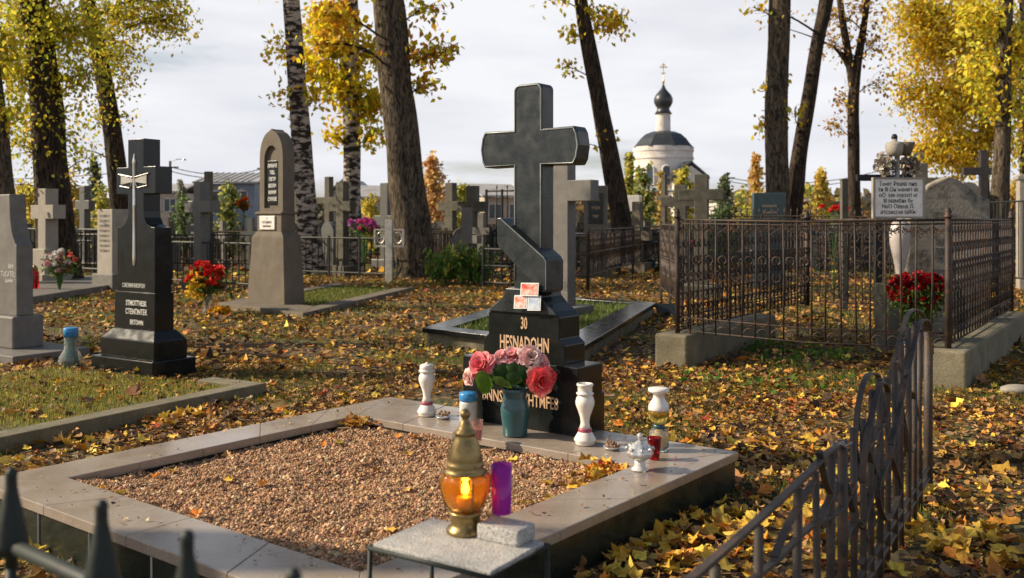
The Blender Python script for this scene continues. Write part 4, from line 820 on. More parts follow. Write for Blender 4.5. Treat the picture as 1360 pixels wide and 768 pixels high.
for off, pts in ((.022, [(1142, 625), (1146, 560), (1152, 520), (1160, 500), (1168, 497), (1175, 503), (1177, 530), (1180, 556)]), (-.022, [(1136, 640), (1143, 580), (1155, 530), (1163, 508), (1172, 520), (1168, 560)]),
                 (.03, [(1172, 585), (1182, 545), (1192, 500), (1205, 450), (1215, 418), (1226, 412), (1236, 424), (1240, 450), (1240, 490)]), (-.02, [(1176, 590), (1186, 550), (1200, 490), (1212, 440), (1220, 425), (1229, 432), (1232, 470)]),
                 (0, [(1190, 540), (1199, 500), (1210, 455), (1218, 436), (1224, 450), (1222, 500)]), (.01, [(1100, 700), (1112, 660), (1122, 640), (1137, 668), (1142, 700)]), (0, [(1118, 615), (1128, 660), (1142, 700), (1156, 660), (1163, 620), (1170, 580)]), (0, [(1150, 590), (1168, 640), (1182, 600), (1196, 560), (1205, 600)]),
                 (0, [(1028, 740), (1045, 700), (1070, 655), (1080, 640)]), (0, [(1088, 600), (1096, 640), (1102, 660), (1086, 690)]), (.015, [(1140, 590), (1150, 640), (1165, 690), (1150, 730)]), (-.015, [(1175, 610), (1160, 650), (1172, 690), (1190, 650), (1180, 610)]), (0, [(1195, 520), (1200, 560), (1210, 600), (1218, 560), (1212, 520)]), (0, [(1120, 720), (1138, 690), (1150, 720), (1142, 750)])):
    flat(smooth_path([FQ(x, y, off) for x, y in pts]), .011, .0045, 'scroll_strap')
for px, z1_, r_ in ((950, .69, .013), (1008, .69, .013), (1060, .69, .014), (1083, .69, .012), (1104, .71, .015), (1119, .71, .018), (1133, .72, .013), (1146, .72, .013), (1158, .8, .013), (1168, .82, .014), (1178, .8, .013), (1188, .84, .014), (1197, .9, .013), (1206, .95, .014), (1214, .96, .014), (1222, .93, .015), (1233, .86, .024)):
    p, t_ = FP(px, 0); b = MB(); j = rnd.uniform(-.012, .012); b.tube([(p.x, p.y, -.05), (p.x+j, p.y+j, z1_*.5), (p.x, p.y, z1_)], r_, 8); b.build('bar', M_iron2, cf, smooth=True)
for z_, a_, b_ in ((.1, 900, 1233), (.16, 1110, 1233)):
    p, _ = FP(a_, z_); q2, _ = FP(b_, z_); b = MB(); b.tube([p, q2], .012, 8); b.build('bottom_rail', M_iron2, cf, smooth=True)
t_ = MB(); pc = FQ(1114, 590); t_.tube([pc+Vector((.02*math.cos(a), .02*math.sin(a), .006*math.sin(a*3))) for a in np.linspace(0, 6, 14)]+[pc+Vector((.05, .02, .0))], .004, 6); t_.build('wire_tie', M_lgrey, cf, smooth=True)

# spear-topped fence in the near left foreground
sf = thing('spear_fence', 'dark spear topped fence out of focus at the lower left corner', 'fence', (-.57, 1.307, 0))
for k in range(-1, 4):
    x_, y_ = .163*(k if k >= 0 else k*1.32), -.128*(k if k >= 0 else k*1.32); b = MB(); b.lathe([(0, 0), (.010, 0), (.010, .015), (.027, .025), (.026, .04), (.014, .10), (.009, .125), (.0085, .14), (.0095, .148), (.006, .155), (0, .157)], (x_, y_, .905), n=10); b.build('spear_tip', M_giron, sf, smooth=True)
    b = MB(); b.tube([(x_, y_, -.05), (x_, y_, .91)], .009, 8); b.build('bar', M_giron, sf, smooth=True)
b = MB(); b.tube([(-.5, .39, .94), (.55, -.43, .94)], .011, 8); b.build('top_rail', M_giron, sf, smooth=True)
b = MB(); b.tube([(-.5, .39, .15), (.55, -.43, .15)], .011, 8); b.build('bottom_rail', M_giron, sf, smooth=True)
# ---------------------------------------------------------------- trees
YEL = [(.62, .42, .04), (.72, .52, .06), (.50, .30, .03), (.40, .36, .04), (.28, .30, .03)]
def trunk_mesh(pts, m, parent, seg=26, ridg=.07, name='trunk', step=.16):
    P_ = smooth_path([Vector(p[:3]) for p in pts], 6); rr = []
    for i in range(len(pts)-1):
        for k in range(6): rr.append(pts[i][3]+(pts[i+1][3]-pts[i][3])*k/6)
    rr.append(pts[-1][3])
    # resample
    Q = []; RR = []
    for i in range(len(P_)-1):
        n = max(1, int((P_[i+1]-P_[i]).length/step))
        for k in range(n): Q.append(P_[i].lerp(P_[i+1], k/n)); RR.append(rr[i]+(rr[i+1]-rr[i])*k/n)
    Q.append(P_[-1]); RR.append(rr[-1]); V = []; Fc = []; sd_ = rnd.uniform(0, 50)
    for q, r_ in zip(Q, RR):
        for k in range(seg):
            a = 2*math.pi*k/seg; n_ = mnoise.noise(Vector((math.cos(a)*3.2+sd_, math.sin(a)*3.2, q.z*.45)))*ridg*1.6+mnoise.noise(Vector((math.cos(a)*7+sd_, math.sin(a)*7, q.z*.8+9)))*ridg+mnoise.noise(Vector((math.cos(a), math.sin(a)+sd_, q.z*.7)))*.10
            V.append((q.x+r_*(1+n_)*math.cos(a), q.y+r_*(1+n_)*math.sin(a), q.z))
    for i in range(len(Q)-1):
        for k in range(seg): Fc.append((i*seg+k, i*seg+(k+1) % seg, (i+1)*seg+(k+1) % seg, (i+1)*seg+k))
    Fc.append(tuple(range(seg-1, -1, -1))); Fc.append(tuple((len(Q)-1)*seg+k for k in range(seg)))
    b = MB(); b.add(V, Fc); return b.build(name, m, parent, smooth=True)
def tree(name, label, pts, m, blobs, pal, wts, size, group=None, cat='tree', ridg=.07, lp=9, extra=None, tw=None, drp=False, mult=1):
    base = Vector(pts[0][:3]); base.z = 0
    t = thing(name, label, cat, base, 0, group)
    lp_ = [(p[0]-base.x, p[1]-base.y, p[2], p[3]) for p in pts]
    trunk_mesh(lp_, m, t, ridg=ridg)
    if extra:
        for e in extra: trunk_mesh([(p[0]-base.x, p[1]-base.y, p[2], p[3]) for p in e], m, t, seg=14, name='limb', ridg=ridg)
    br = MB(); C = []
    for (c, r_, nt_, ll) in blobs:
        c = Vector(c)-base
        # attach point: trunk point below the blob
        best = min(lp_, key=lambda p: (Vector(p[:3])-c).length+max(0, p[2]-c.z+.2)*3)
        a = None
        for i in range(len(lp_)-1):
            for k in range(5):
                q = Vector(lp_[i][:3]).lerp(Vector(lp_[i+1][:3]), k/5); d_ = (q-c).length+max(0, q.z-c.z+.4)*2.5
                if a is None or d_ < a[0]: a = (d_, q)
        q = a[1]; mid = q.lerp(c, .5)+Vector((rnd.uniform(-.2, .2), rnd.uniform(-.2, .2), .12*(c-q).length))
        ln = (c-q).length; r0 = min(.07, .012+.014*ln)
        path = smooth_path([q, mid, c], 4); br.tube(path, [r0*(1-.7*i/(len(path)-1)) for i in range(len(path))], 6)
        for _ in range(nt_):
            v = Vector((rnd.gauss(0, .5), rnd.gauss(0, .5), rnd.gauss(0, .5))); v = v if v.length < 1 else v.normalized()*rnd.random()**.3
            e = c+Vector((v.x*r_[0], v.y*r_[1], v.z*r_[2])); s_ = path[rnd.randrange(3, len(path))]
            m_ = s_.lerp(e, .55)+Vector((rnd.uniform(-.1, .1), rnd.uniform(-.1, .1), .1*(e-s_).length)); 
            if drp: e = e-Vector((0, 0, .25*(e-s_).length))
            tp = [s_, m_, e]; br.tube(tp, [r0*.3, r0*.2, .003], 4)
            for k in range(int(ll*mult)):
                u_ = rnd.random()**.6; p = (s_.lerp(m_, u_*2) if u_ < .5 else m_.lerp(e, u_*2-1)); sp = .10+.16*r_[0]
                C.append((p.x+rnd.gauss(0, sp), p.y+rnd.gauss(0, sp), p.z+rnd.gauss(0, sp)-.03))
    if br.v: br.build('branches', tw or m, t)
    if C:
        C = np.array(C); n = len(C); leaves('crown', C, nr.uniform(.65, 1.2, n)*size, palette(n, pal, wts, .2), M_leaf, t, curl=.3, aspect=.95, droop=True)
    return t
def pts_px(Y, lst, top=12, rscale=1.0):
    # lst: (px, py, width_px) going up; py may be None for ground
    o = []
    for px, py, w_ in lst:
        p = P(px, py, Y); z_ = 0 if py > HZ+EYE*F/Y-6 else p.z; o.append((p.x, Y, z_-(.1 if z_ == 0 else 0), w_*Y/F/2*rscale))
    a, b = o[-2], o[-1]; k = (top-b[2])/max(.5, b[2]-a[2])*.8
    o.append((b[0]+(b[0]-a[0])*k, Y+.3, top, b[3]*.45)); return o
def bl(Y, px, py, rx, rz, nt_, ll, dy=0, ry=None):
    p = P(px, py, Y+dy); s_ = (Y+dy)/F; return ((p.x, p.y, p.z), (rx*s_, (ry or rx)*s_, rz*s_), nt_, ll)
GY = [(.55, .54, .05), (.78, .66, .06), (.90, .68, .08), (.38, .43, .04), (.74, .46, .04)]
AU = [(.90, .58, .03), (.94, .68, .06), (.78, .46, .03), (.55, .52, .04), (.95, .83, .16)]
# left group
tree('linden_tree', 'thick dark trunk tree at the left behind the white cross', pts_px(21, [(85, 385, 56), (76, 330, 48), (70, 250, 42), (62, 140, 40), (52, 50, 38), (42, -40, 36)]), M_dbark,
     [bl(21, 40, 20, 60, 40, 70, 17), bl(21, 95, 40, 55, 40, 60, 17), bl(21, 20, 90, 60, 50, 66, 15), bl(21, 110, 100, 44, 44, 34, 14), bl(21, 60, 150, 60, 44, 30, 13), bl(21, 20, 190, 40, 40, 20, 12), bl(21, 105, 215, 40, 30, 9, 9), bl(21, 20, 245, 30, 20, 6, 8), bl(21, 30, -60, 90, 60, 40, 12), bl(21, 110, -50, 80, 60, 34, 12), bl(21, 90, 185, 34, 40, 8, 9)],
     GY, [4, 4, 3, 3, 1], .055, 'old lindens at the left', tw=M_twig, mult=1.5)
tree('linden_tree', 'slimmer dark leaning trunk tree behind the black silver cross', pts_px(25, [(168, 360, 34), (160, 270, 29), (150, 180, 24), (135, 90, 21), (118, 10, 20), (108, -50, 19)]), M_dbark,
     [bl(25, 170, 20, 54, 34, 50, 16), bl(25, 228, 28, 38, 28, 34, 15), bl(25, 150, 70, 50, 36, 44, 14), bl(25, 175, 110, 24, 24, 8, 10), bl(25, 135, 150, 34, 26, 13, 10), bl(25, 228, 5, 30, 20, 20, 14), bl(25, 160, -50, 80, 50, 40, 13), bl(25, 110, 200, 34, 22, 6, 8), bl(25, 165, 155, 20, 10, 6, 7)],
     GY, [3, 4, 4, 2, 1.4], .06, 'old lindens at the left', tw=M_twig, mult=1.5)
tree('linden_tree', 'grey barked tree cut by the left picture edge', pts_px(19.5, [(22, 388, 46), (8, 300, 34), (-2, 200, 28), (-12, 100, 25), (-22, 0, 24)]), M_bark,
     [bl(19.5, 0, 60, 50, 50, 40, 14), bl(19.5, 12, 150, 34, 40, 24, 12), bl(19.5, -20, -80, 90, 60, 20, 10)], GY, [3, 4, 3, 3, 1], .07, 'old lindens at the left', tw=M_twig)
# birches
tree('birch_tree', 'leaning white birch nearest the brown arched stone', pts_px(25, [(418, 360, 34), (408, 290, 28), (400, 180, 26), (391, 60, 24), (385, -30, 22)]), M_birch,
     [bl(25, 365, 60, 20, 34, 11, 8), bl(25, 378, 125, 26, 8, 7, 8), bl(25, 420, 130, 24, 16, 12, 9), bl(25, 385, 150, 12, 14, 3, 7), bl(25, 340, -60, 60, 50, 16, 8), bl(25, 425, -50, 50, 50, 24, 10)], AU, [3, 2, 3, 2, .5], .085, 'birches by the thick trunk', ridg=.02, tw=M_twig)
tree('birch_tree', 'upright white birch between the leaning birch and the thick trunk', pts_px(27, [(470, 360, 30), (468, 290, 24), (467, 150, 22), (466, 40, 21), (464, -30, 20)]), M_birch,
     [bl(27, 440, 50, 40, 36, 60, 15), bl(27, 452, 110, 44, 28, 50, 15), bl(27, 490, 140, 28, 30, 34, 13), bl(27, 410, 85, 30, 24, 22, 12), bl(27, 500, 70, 24, 24, 18, 11), bl(27, 445, 175, 18, 14, 12, 9), bl(27, 495, 182, 22, 14, 14, 9), bl(27, 430, 25, 36, 24, 22, 12), bl(27, 465, -70, 80, 60, 40, 10)], [(.90, .66, .03), (.95, .76, .06), (.78, .50, .03), (.40, .44, .04), (.70, .36, .02)], [4, 4, 2, 2, 1], .10, 'birches by the thick trunk', ridg=.02, tw=M_twig, mult=1.2)
tree('linden_tree', 'thick rough barked trunk left of the large dark cross', pts_px(23.3, [(554, 378, 66), (552, 350, 51), (546, 290, 48), (535, 200, 46), (524, 100, 43), (516, 0, 40), (511, -50, 38)]), M_bark,
     [bl(23.3, 440, 20, 30, 24, 24, 11, -1), bl(23.3, 425, 58, 36, 10, 16, 11, -1.2), bl(23.3, 560, 70, 34, 22, 18, 8), bl(23.3, 592, 70, 24, 12, 12, 7), bl(23.3, 565, 112, 18, 10, 10, 8), bl(23.3, 568, 10, 40, 14, 14, 7), bl(23.3, 515, -90, 110, 60, 34, 10)], [(.88, .62, .03), (.93, .72, .06), (.70, .36, .03), (.55, .26, .03), (.38, .34, .03)], [4, 3, 3, 2, 1], .10, ridg=.08, tw=M_twig)
tree('linden_tree', 'slanting slim tree between the large cross and the church', pts_px(27, [(832, 350, 36), (824, 285, 28), (808, 200, 25), (793, 120, 22), (780, 50, 20), (770, -10, 18)]), M_dbark,
     [bl(27, 815, 28, 24, 18, 28, 11), bl(27, 790, 15, 20, 14, 14, 10), bl(27, 757, 45, 10, 14, 8, 8), bl(27, 752, 88, 12, 10, 6, 8), bl(27, 798, 175, 6, 7, 4, 8), bl(27, 735, -5, 34, 8, 12, 8), bl(27, 778, 190, 9, 4, 3, 5), bl(27, 790, -70, 80, 50, 36, 10)], AU, [3, 2, 3, 3, 1], .085, ridg=.05, tw=M_twig)
# right group
tree('linden_tree', 'straight thick twin trunk, left one, right of the church', pts_px(27, [(1036, 350, 38), (1033, 270, 31), (1031, 180, 29), (1033, 90, 28), (1036, 0, 28), (1037, -50, 26)]), M_bark,
     [bl(27, 1012, 112, 8, 8, 3, 5), bl(27, 1040, 105, 7, 8, 4, 7), bl(27, 1015, 165, 8, 14, 5, 7), bl(27, 1038, 150, 10, 18, 8, 7), bl(27, 1000, 10, 30, 10, 8, 3), bl(27, 1040, -90, 90, 50, 30, 10)], AU, [4, 3, 2, 2, 1], .10, 'twin trunks right of the church', ridg=.05, tw=M_twig)
tree('linden_tree', 'leaning thinner twin trunk, right one, right of the church', pts_px(27.5, [(1049, 350, 30), (1054, 270, 24), (1064, 190, 20), (1076, 120, 19), (1085, 60, 18), (1099, -10, 17)]), M_dbark,
     [bl(27, 1062, 150, 8, 14, 5, 6), bl(27, 1020, 20, 30, 18, 8, 3), bl(27, 1110, -80, 60, 50, 24, 9)], AU, [4, 3, 2, 2, 1], .09, 'twin trunks right of the church', ridg=.05, tw=M_twig)
a_ = lambda px, py, w_, Y=33: (P(px, py, Y).x, Y, P(px, py, Y).z, w_*Y/F/2)
tree('maple_tree', 'forked slender tree with thin yellow leaves behind the plaque', pts_px(33, [(1136, 345, 20), (1135, 280, 16), (1134, 200, 15), (1133, 140, 15), (1138, 90, 12), (1148, 30, 8), (1155, -30, 6)], 13), M_dbark,
     [bl(33, 1105, 60, 34, 36, 26, 5), bl(33, 1160, 60, 34, 40, 28, 5), bl(33, 1120, 130, 24, 30, 15, 6), bl(33, 1100, 20, 40, 22, 26, 5), bl(33, 1150, 10, 40, 22, 26, 6), bl(33, 1110, 165, 14, 14, 10, 8), bl(33, 1170, 110, 22, 30, 14, 5), bl(33, 1140, -60, 80, 50, 30, 8)], [(.5, .26, .05), (.65, .42, .06), (.40, .2, .04), (.3, .2, .05)], [3, 3, 2, 1], .08, ridg=.04, tw=M_twig,
     extra=[[a_(1133, 115, 12), a_(1126, 70, 10), a_(1118, 20, 9), a_(1112, -30, 7)], [a_(1128, 90, 8), a_(1110, 65, 5), a_(1080, 50, 4), a_(1045, 38, 2.5)], [a_(1126, 75, 6), a_(1105, 62, 4), a_(1090, 55, 3)]])
tree('birch_tree', 'golden weeping birch filling the upper right behind the other trees', pts_px(34, [(1308, 330, 16), (1307, 240, 13), (1306, 170, 11), (1300, 90, 10), (1290, 0, 9)], 14), M_dbark,
     [bl(34, 1300, 30, 74, 44, 150, 20), bl(34, 1232, 60, 50, 54, 110, 20), bl(34, 1290, 110, 74, 48, 150, 20), bl(34, 1244, 140, 46, 44, 100, 18), bl(34, 1262, 190, 50, 36, 90, 18), bl(34, 1320, 175, 44, 44, 80, 17), bl(34, 1214, 20, 46, 44, 90, 18), bl(34, 1340, 80, 40, 60, 90, 18), bl(34, 1250, -50, 120, 50, 60, 11), bl(34, 1222, 200, 26, 26, 40, 13), bl(34, 1285, 215, 40, 20, 50, 14), bl(34, 1196, 120, 20, 50, 34, 13)], AU, [4, 4, 2.5, 1.4, 3], .08, ridg=.04, tw=M_twig, drp=True, mult=1.25)
tree('maple_tree', 'straight rough trunk tree near the right picture edge', pts_px(21, [(1330, 392, 34), (1327, 300, 24), (1331, 190, 20), (1333, 90, 19), (1336, 0, 18), (1337, -40, 17)]), M_bark,
     [bl(21, 1300, 20, 40, 34, 34, 13), bl(21, 1352, 60, 20, 50, 24, 13), bl(21, 1300, 90, 44, 34, 34, 12), bl(21, 1352, 140, 24, 40, 22, 12), bl(21, 1330, -60, 90, 50, 40, 10), bl(21, 1310, 140, 24, 30, 14, 12)], [(.88, .64, .04), (.93, .76, .09), (.5, .5, .05), (.75, .45, .03)], [4, 4, 2, 1], .075, ridg=.05, tw=M_twig)
tree('birch_tree', 'yellow tree with dark stem cut by the right picture edge', pts_px(28, [(1366, 340, 20), (1364, 200, 17), (1362, 60, 15), (1360, -40, 13)]), M_dbark,
     [bl(28, 1358, 200, 20, 40, 20, 12), bl(28, 1372, 100, 30, 50, 26, 12), bl(28, 1370, -40, 80, 60, 30, 10)], [(.70, .5, .05), (.5, .45, .05), (.6, .4, .04)], [3, 3, 2], .085, ridg=.05, tw=M_twig)
# one more tree of the churchyard, left of the picture, shading the right foreground
def shade_tree(x, y, zc, rr, n_t, label, ry=None, vz=1.4):
    ry = ry or rr
    tree('linden_tree', label, [(x, y, -.1, .36), (x, y, 2, .3), (x+.2, y, 4.5, .25), (x, y+.1, 7, .18), (x, y, 9.5, .1)], M_bark,
         [((x+rnd.uniform(-rr, rr), y+rnd.uniform(-ry, ry), zc+rnd.uniform(-vz, vz)), (1.1, .5+.5*ry/rr, .6), n_t, 13) for _ in range(12)], GY, [3, 4, 3, 2, 1], .085, 'lindens left of the picture', tw=M_twig)
shade_tree(-10.6, 3.9, 8.6, 1.3, 30, 'linden outside the left edge throwing shade over the right foreground', .7, .7)
shade_tree(-12.9, 11.3, 10.2, 1.5, 26, 'linden outside the left edge throwing shade over the railed enclosure')

# ---------------------------------------------------------------- distant bushes and small trees
def bush(label, px, py_top, py_bot, rpx, Y, pal, wts, n=900, size=.11, cone=False, name='bush', cat='bush', group=None):
    p0 = P(px, py_bot, Y); p1 = P(px, py_top, Y); r_ = rpx*Y/F; h = p1.z
    t = thing(name, label, cat, (p0.x, Y, 0), 0, group)
    b = MB(); b.tube([(0, 0, -.05), (.05, 0, h*.5), (0, .05, h*.95)], [.02+h*.009, .015+h*.005, .006], 6); C = []
    nb = 46 if cone else 34
    for k in range(nb):
        q = (k+.5)/nb; a = k*2.4+rnd.uniform(-.5, .5)
        if cone:
            rr = r_*((1-q)**1.05*1.15+.04)*rnd.uniform(.3, 1.35); s_ = Vector((0, 0, h*(.12+.80*q))); e = Vector((rr*math.cos(a), rr*math.sin(a), s_.z+rr*rnd.uniform(.5, 1.1)))
        else:
            rr = r_*math.sin(math.pi*min(1, .2+q*.75))**.6*rnd.uniform(.4, 1.25); e = Vector((rr*math.cos(a), rr*math.sin(a), h*(.25+.72*q)*rnd.uniform(.85, 1.06))); s_ = Vector((0, 0, max(.05, e.z-rr*.9)))
        b.tube([s_, s_.lerp(e, .5)+Vector((0, 0, .03*h)), e], [.008+h*.002, .008, .003], 4)
        cl = rnd.uniform(.3, 1.7)
        for _ in range(int(n*.85/nb*cl)):
            u_ = rnd.random()**.55; q_ = s_.lerp(e, u_); g_ = .10*r_+.03; C.append((q_.x+rnd.gauss(0, g_), q_.y+rnd.gauss(0, g_), max(.03, q_.z+rnd.gauss(0, g_*1.3))))
    b.build('stems', M_twig, t); C = np.array(C); leaves('foliage', C, nr.uniform(.45, 1.0, len(C))*size, palette(len(C), np.clip(np.array(pal)*1.15+.05, 0, .9), wts, .28), M_leaf, t)
    return t
ORG = [(.62, .27, .04), (.70, .36, .06), (.5, .2, .03)]; YG = [(.45, .40, .05), (.25, .28, .04), (.58, .45, .06)]; GN = [(.08, .14, .03), (.14, .2, .04), (.05, .09, .02)]; GN2 = [(.10, .13, .05), (.16, .18, .08), (.06, .08, .03)]
bush('orange autumn tree rising beyond the roofs right of the thick trunk', 574, 203, 262, 30, 60, [(.60, .34, .10), (.66, .42, .14), (.5, .27, .08)], [3, 2, 2], 1800, .2, True, 'larch_tree', 'tree')
bush('pale orange pointed tree left of the twin trunks', 1004, 198, 252, 17, 60, [(.62, .33, .08), (.6, .42, .07), (.5, .38, .08)], [3, 2, 2], 1500, .2, True, 'larch_tree', 'tree')
bush('yellow pointed tree behind the plaque on the horizon', 1090, 221, 262, 22, 60, [(.68, .48, .05), (.6, .38, .05), (.5, .42, .06)], [3, 2, 2], 1600, .2, True, 'larch_tree', 'tree')
bush('broad yellow green tree next to the horizon pointed yellow one', 1070, 240, 268, 30, 65, YG, [3, 2, 2], 1300, .22, False, 'birch_tree', 'tree')
bush('tall yellow green poplar sapling left of the church drum', 836, 196, 262, 15, 45, YG, [2, 3, 2], 1500, .15, True, 'poplar_tree', 'tree')
bush('green bush between the poplar sapling and church wall', 856, 216, 262, 17, 44, [(.25, .28, .04), (.13, .18, .03), (.5, .4, .05)], [2, 3, 1], 1300, .14)
bush('yellow bush in front of the church porch', 908, 212, 270, 17, 36, [(.55, .48, .04), (.3, .32, .04), (.65, .5, .06)], [3, 2, 2], 1300, .12)
bush('rusty low bush before the church door', 878, 232, 262, 14, 46, [(.5, .32, .06), (.4, .3, .06)], [1, 1], 900, .13)
bush('grey green spruce behind the squat broad cross', 962, 226, 290, 20, 34, GN2, [2, 2, 2], 1100, .1, True, 'spruce_tree', 'tree')
bush('dark green bush right of the squat broad cross', 958, 262, 300, 20, 22, GN, [2, 2, 1], 1200, .07)
bush('yellow bush at the far left behind the railing', 40, 232, 300, 32, 34, [(.62, .45, .04), (.7, .52, .05), (.35, .33, .04)], [3, 2, 2], 1900, .12)
bush('golden bush between the thick and slimmer left trunks', 92, 225, 300, 22, 36, [(.62, .45, .04), (.7, .4, .05), (.35, .33, .04)], [3, 2, 2], 1200, .12)
bush('grey green spruce left of the slimmer leaning trunk', 125, 205, 290, 18, 46, GN2, [2, 2, 2], 1200, .14, True, 'spruce_tree', 'tree')
bush('mixed green yellow bush behind the slimmer leaning trunk', 140, 250, 300, 26, 30, YG, [2, 3, 1], 1200, .1)
bush('pale grey conifer behind the black silver cross', 241, 236, 285, 13, 50, [(.2, .2, .14), (.14, .16, .1)], [1, 1], 900, .14, True, 'spruce_tree', 'tree')
bush('green shrub right of the black silver cross', 244, 250, 300, 15, 32, GN, [2, 3, 1], 900, .09)
bush('yellow tipped green shrub left of the arched stone', 304, 245, 305, 22, 30, [(.14, .2, .04), (.5, .42, .05), (.08, .13, .03)], [3, 1.6, 2], 1400, .09)
bush('bright yellow shrub by the second birch', 492, 258, 300, 16, 32, [(.6, .46, .04), (.45, .4, .04)], [1, 1], 900, .1)
bush('yellow green creeper bush left of the large dark cross', 612, 238, 300, 17, 38, [(.45, .42, .05), (.3, .32, .04)], [2, 2], 1100, .11)
bush('low bright green conifer in front of the slanting tree', 826, 278, 312, 12, 28, [(.09, .22, .02), (.13, .28, .03)], [1, 1], 900, .05)
bush('yellow bush beyond the horizon crosses left of the twin trunks', 985, 252, 282, 26, 48, YG, [3, 2, 2], 900, .14)
bush('leafless twiggy orange bush far right under the golden birch', 1345, 240, 292, 24, 38, [(.55, .4, .05), (.5, .3, .05)], [1, 1], 900, .12)
# leafy peony-like shrub by the thick trunk
C = []; b = MB(); sh = thing('shrub', 'broad leafy green shrub between the thick trunk and the large dark cross', 'shrub', (P(612, 300, 20.8).x, 20.8, 0))
for k in range(110):
    x_, y_ = rnd.uniform(-.72, .68), rnd.uniform(-.45, .5); h = rnd.uniform(.45, 1.0)*(1-.3*abs(x_)); e = Vector((x_+rnd.uniform(-.15, .15), y_, h)); b.tube([(x_*.8, y_*.8, 0), e], .006, 4)
    for q in range(16): u_ = rnd.uniform(.25, 1); C.append((x_*.8+(e.x-x_*.8)*u_+rnd.gauss(0, .06), y_*.8+(e.y-y_*.8)*u_+rnd.gauss(0, .06), e.z*u_))
b.build('stems', M_stem, sh); C = np.array(C); leaves('foliage', C, nr.uniform(.05, .1, len(C)), palette(len(C), [(.08, .17, .03), (.14, .25, .04), (.32, .36, .06), (.6, .5, .08)], [4, 4, 2.4, 1]), M_leaf, sh, aspect=.55, droop=True)

# ---------------------------------------------------------------- flowers standing on graves
def posy(name, label, px, py, Y, cols, wts, rx, rz, n, fs, greens=True, cat='flowers', vase=None, zbase=0, parent_label=None):
    p = P(px, py, Y); t = thing(name, label, cat, (p.x, Y, zbase)); C = []
    zc = p.z-zbase
    b = MB()
    for k in range(n):
        v = Vector((rnd.gauss(0, .5), rnd.gauss(0, .5), rnd.gauss(0, .5))); v = v if v.length < 1 else v.normalized()
        c = Vector((v.x*rx, v.y*rx*.8, zc+v.z*rz)); C.append(c); b.tube([(0, 0, zbase and 0 or min(.1, zc*.3)), (c.x*.3, c.y*.3, zc*.6), c], .004, 4)
    b.build('stems', M_stem, t)
    V = []
    cc = []
    for c in C:
        col = cols[nr.choice(len(cols), p=np.array(wts)/sum(wts))]
        for q in range(12):
            a = rnd.uniform(0, 6.28); el = rnd.uniform(-.4, 1.4); V.append((c.x+math.cos(a)*math.cos(el)*fs*.6, c.y+math.sin(a)*math.cos(el)*fs*.6, c.z+math.sin(el)*fs*.6)); cc.append(np.array(col)*rnd.uniform(.7, 1.15))
    leaves('blooms', np.array(V), fs*.62, np.clip(np.array(cc), 0, .95), M_petal, t, curl=.5, aspect=1.3)
    if greens:
        G_ = np.array([(rnd.gauss(0, rx*.5), rnd.gauss(0, rx*.4), zc-rz*.5+rnd.gauss(0, rz*.5)) for _ in range(n*5)]); leaves('leaves', G_, fs*.7, palette(len(G_), GN, [2, 2, 1]), M_leaf, t, aspect=.7)
    return t
RED = [(.72, .02, .015), (.82, .05, .03), (.6, .01, .02)]
t = posy('bouquet', 'bouquet of red and yellow flowers in a glass vase left of the arched stone', 275, 368, 14.2, RED+[(.75, .45, .03)], [3, 3, 2, .3], .27, .22, 34, .085)
gl = MB(); gl.lathe([(0, 0), (.09, 0), (.095, .01), (.05, .12), (.045, .2), (.085, .34), (.08, .34), (.04, .2), (.04, .12), (.06, .02), (0, .015)], n=24); gl.build('vase', M_clear, t, smooth=True)
yl = nr.normal(0, 1, (90, 3))*np.array([.07, .07, .10])+np.array([-.13, -.1, .42]); leaves('yellow_blooms', yl, .05, palette(90, [(.8, .5, .03), (.75, .4, .02)], [1, 1]), M_petal, t)
posy('flowers', 'small yellow posy lying on the leaves before the arched stone', 291, 414, 14.0, [(.8, .5, .02), (.85, .4, .02)], [1, 1], .13, .05, 14, .06, False)
t = posy('wreath', 'white pink and red artificial wreath in front of the white cross', 79, 348, 17.5, [(.75, .72, .66), (.8, .35, .35), (.75, .12, .1), (.8, .6, .55)], [5, 2, 1.4, 2], .3, .2, 48, .06, cat='wreath')
t = thing('candle_jar', 'small red candle jar left of the white pink wreath', 'candle', (P(46, 350, 17.8).x, 17.8, .15)); MB().lathe([(0, 0), (.07, 0), (.08, .05), (.08, .3), (.05, .36), (0, .37)], n=16).build('jar', M_red, t, smooth=True); MB().lathe([(0, .36), (.06, .365), (.04, .42), (0, .45)], n=16).build('lid', M_brass, t, smooth=True)
posy('flowers', 'magenta and violet artificial flowers on the railing left of the thick trunk', 484, 299, 23.6, [(.6, .1, .4), (.75, .2, .5), (.55, .25, .6), (.8, .1, .3)], [3, 3, 2, 2], .42, .16, 46, .07, zbase=.0)
posy('flowers', 'white artificial flowers behind the thick left trunk', 95, 309, 22.3, [(.7, .68, .6), (.6, .6, .5)], [1, 1], .14, .12, 16, .07)
posy('flowers', 'red flowers in a patch left of the plaque', 1108, 277, 15.5, RED, [1, 1, 1], .22, .09, 7, .05)
posy('flowers', 'orange red flower head left of the arched stone far behind', 323, 270, 30, [(.8, .15, .02)], [1], .16, .16, 9, .12)
t = posy('bouquet', 'dense dark red bouquet in a pot inside the right enclosure', 1219, 386, 8.75, [(.42, .004, .012), (.56, .008, .02), (.28, .003, .01)], [3, 2, 2], .26, .17, 290, .03)
MB().lathe([(0, 0), (.1, 0), (.12, .02), (.15, .28), (.17, .3), (.155, .3), (.13, .25), (0, .24)], n=24).build('pot', M_alu, t, smooth=True)
v_ = G(94, 490); t = thing('grave_vase', 'glass vase with bright blue rim left of the black silver cross', 'vase', (v_.x, v_.y, 0))
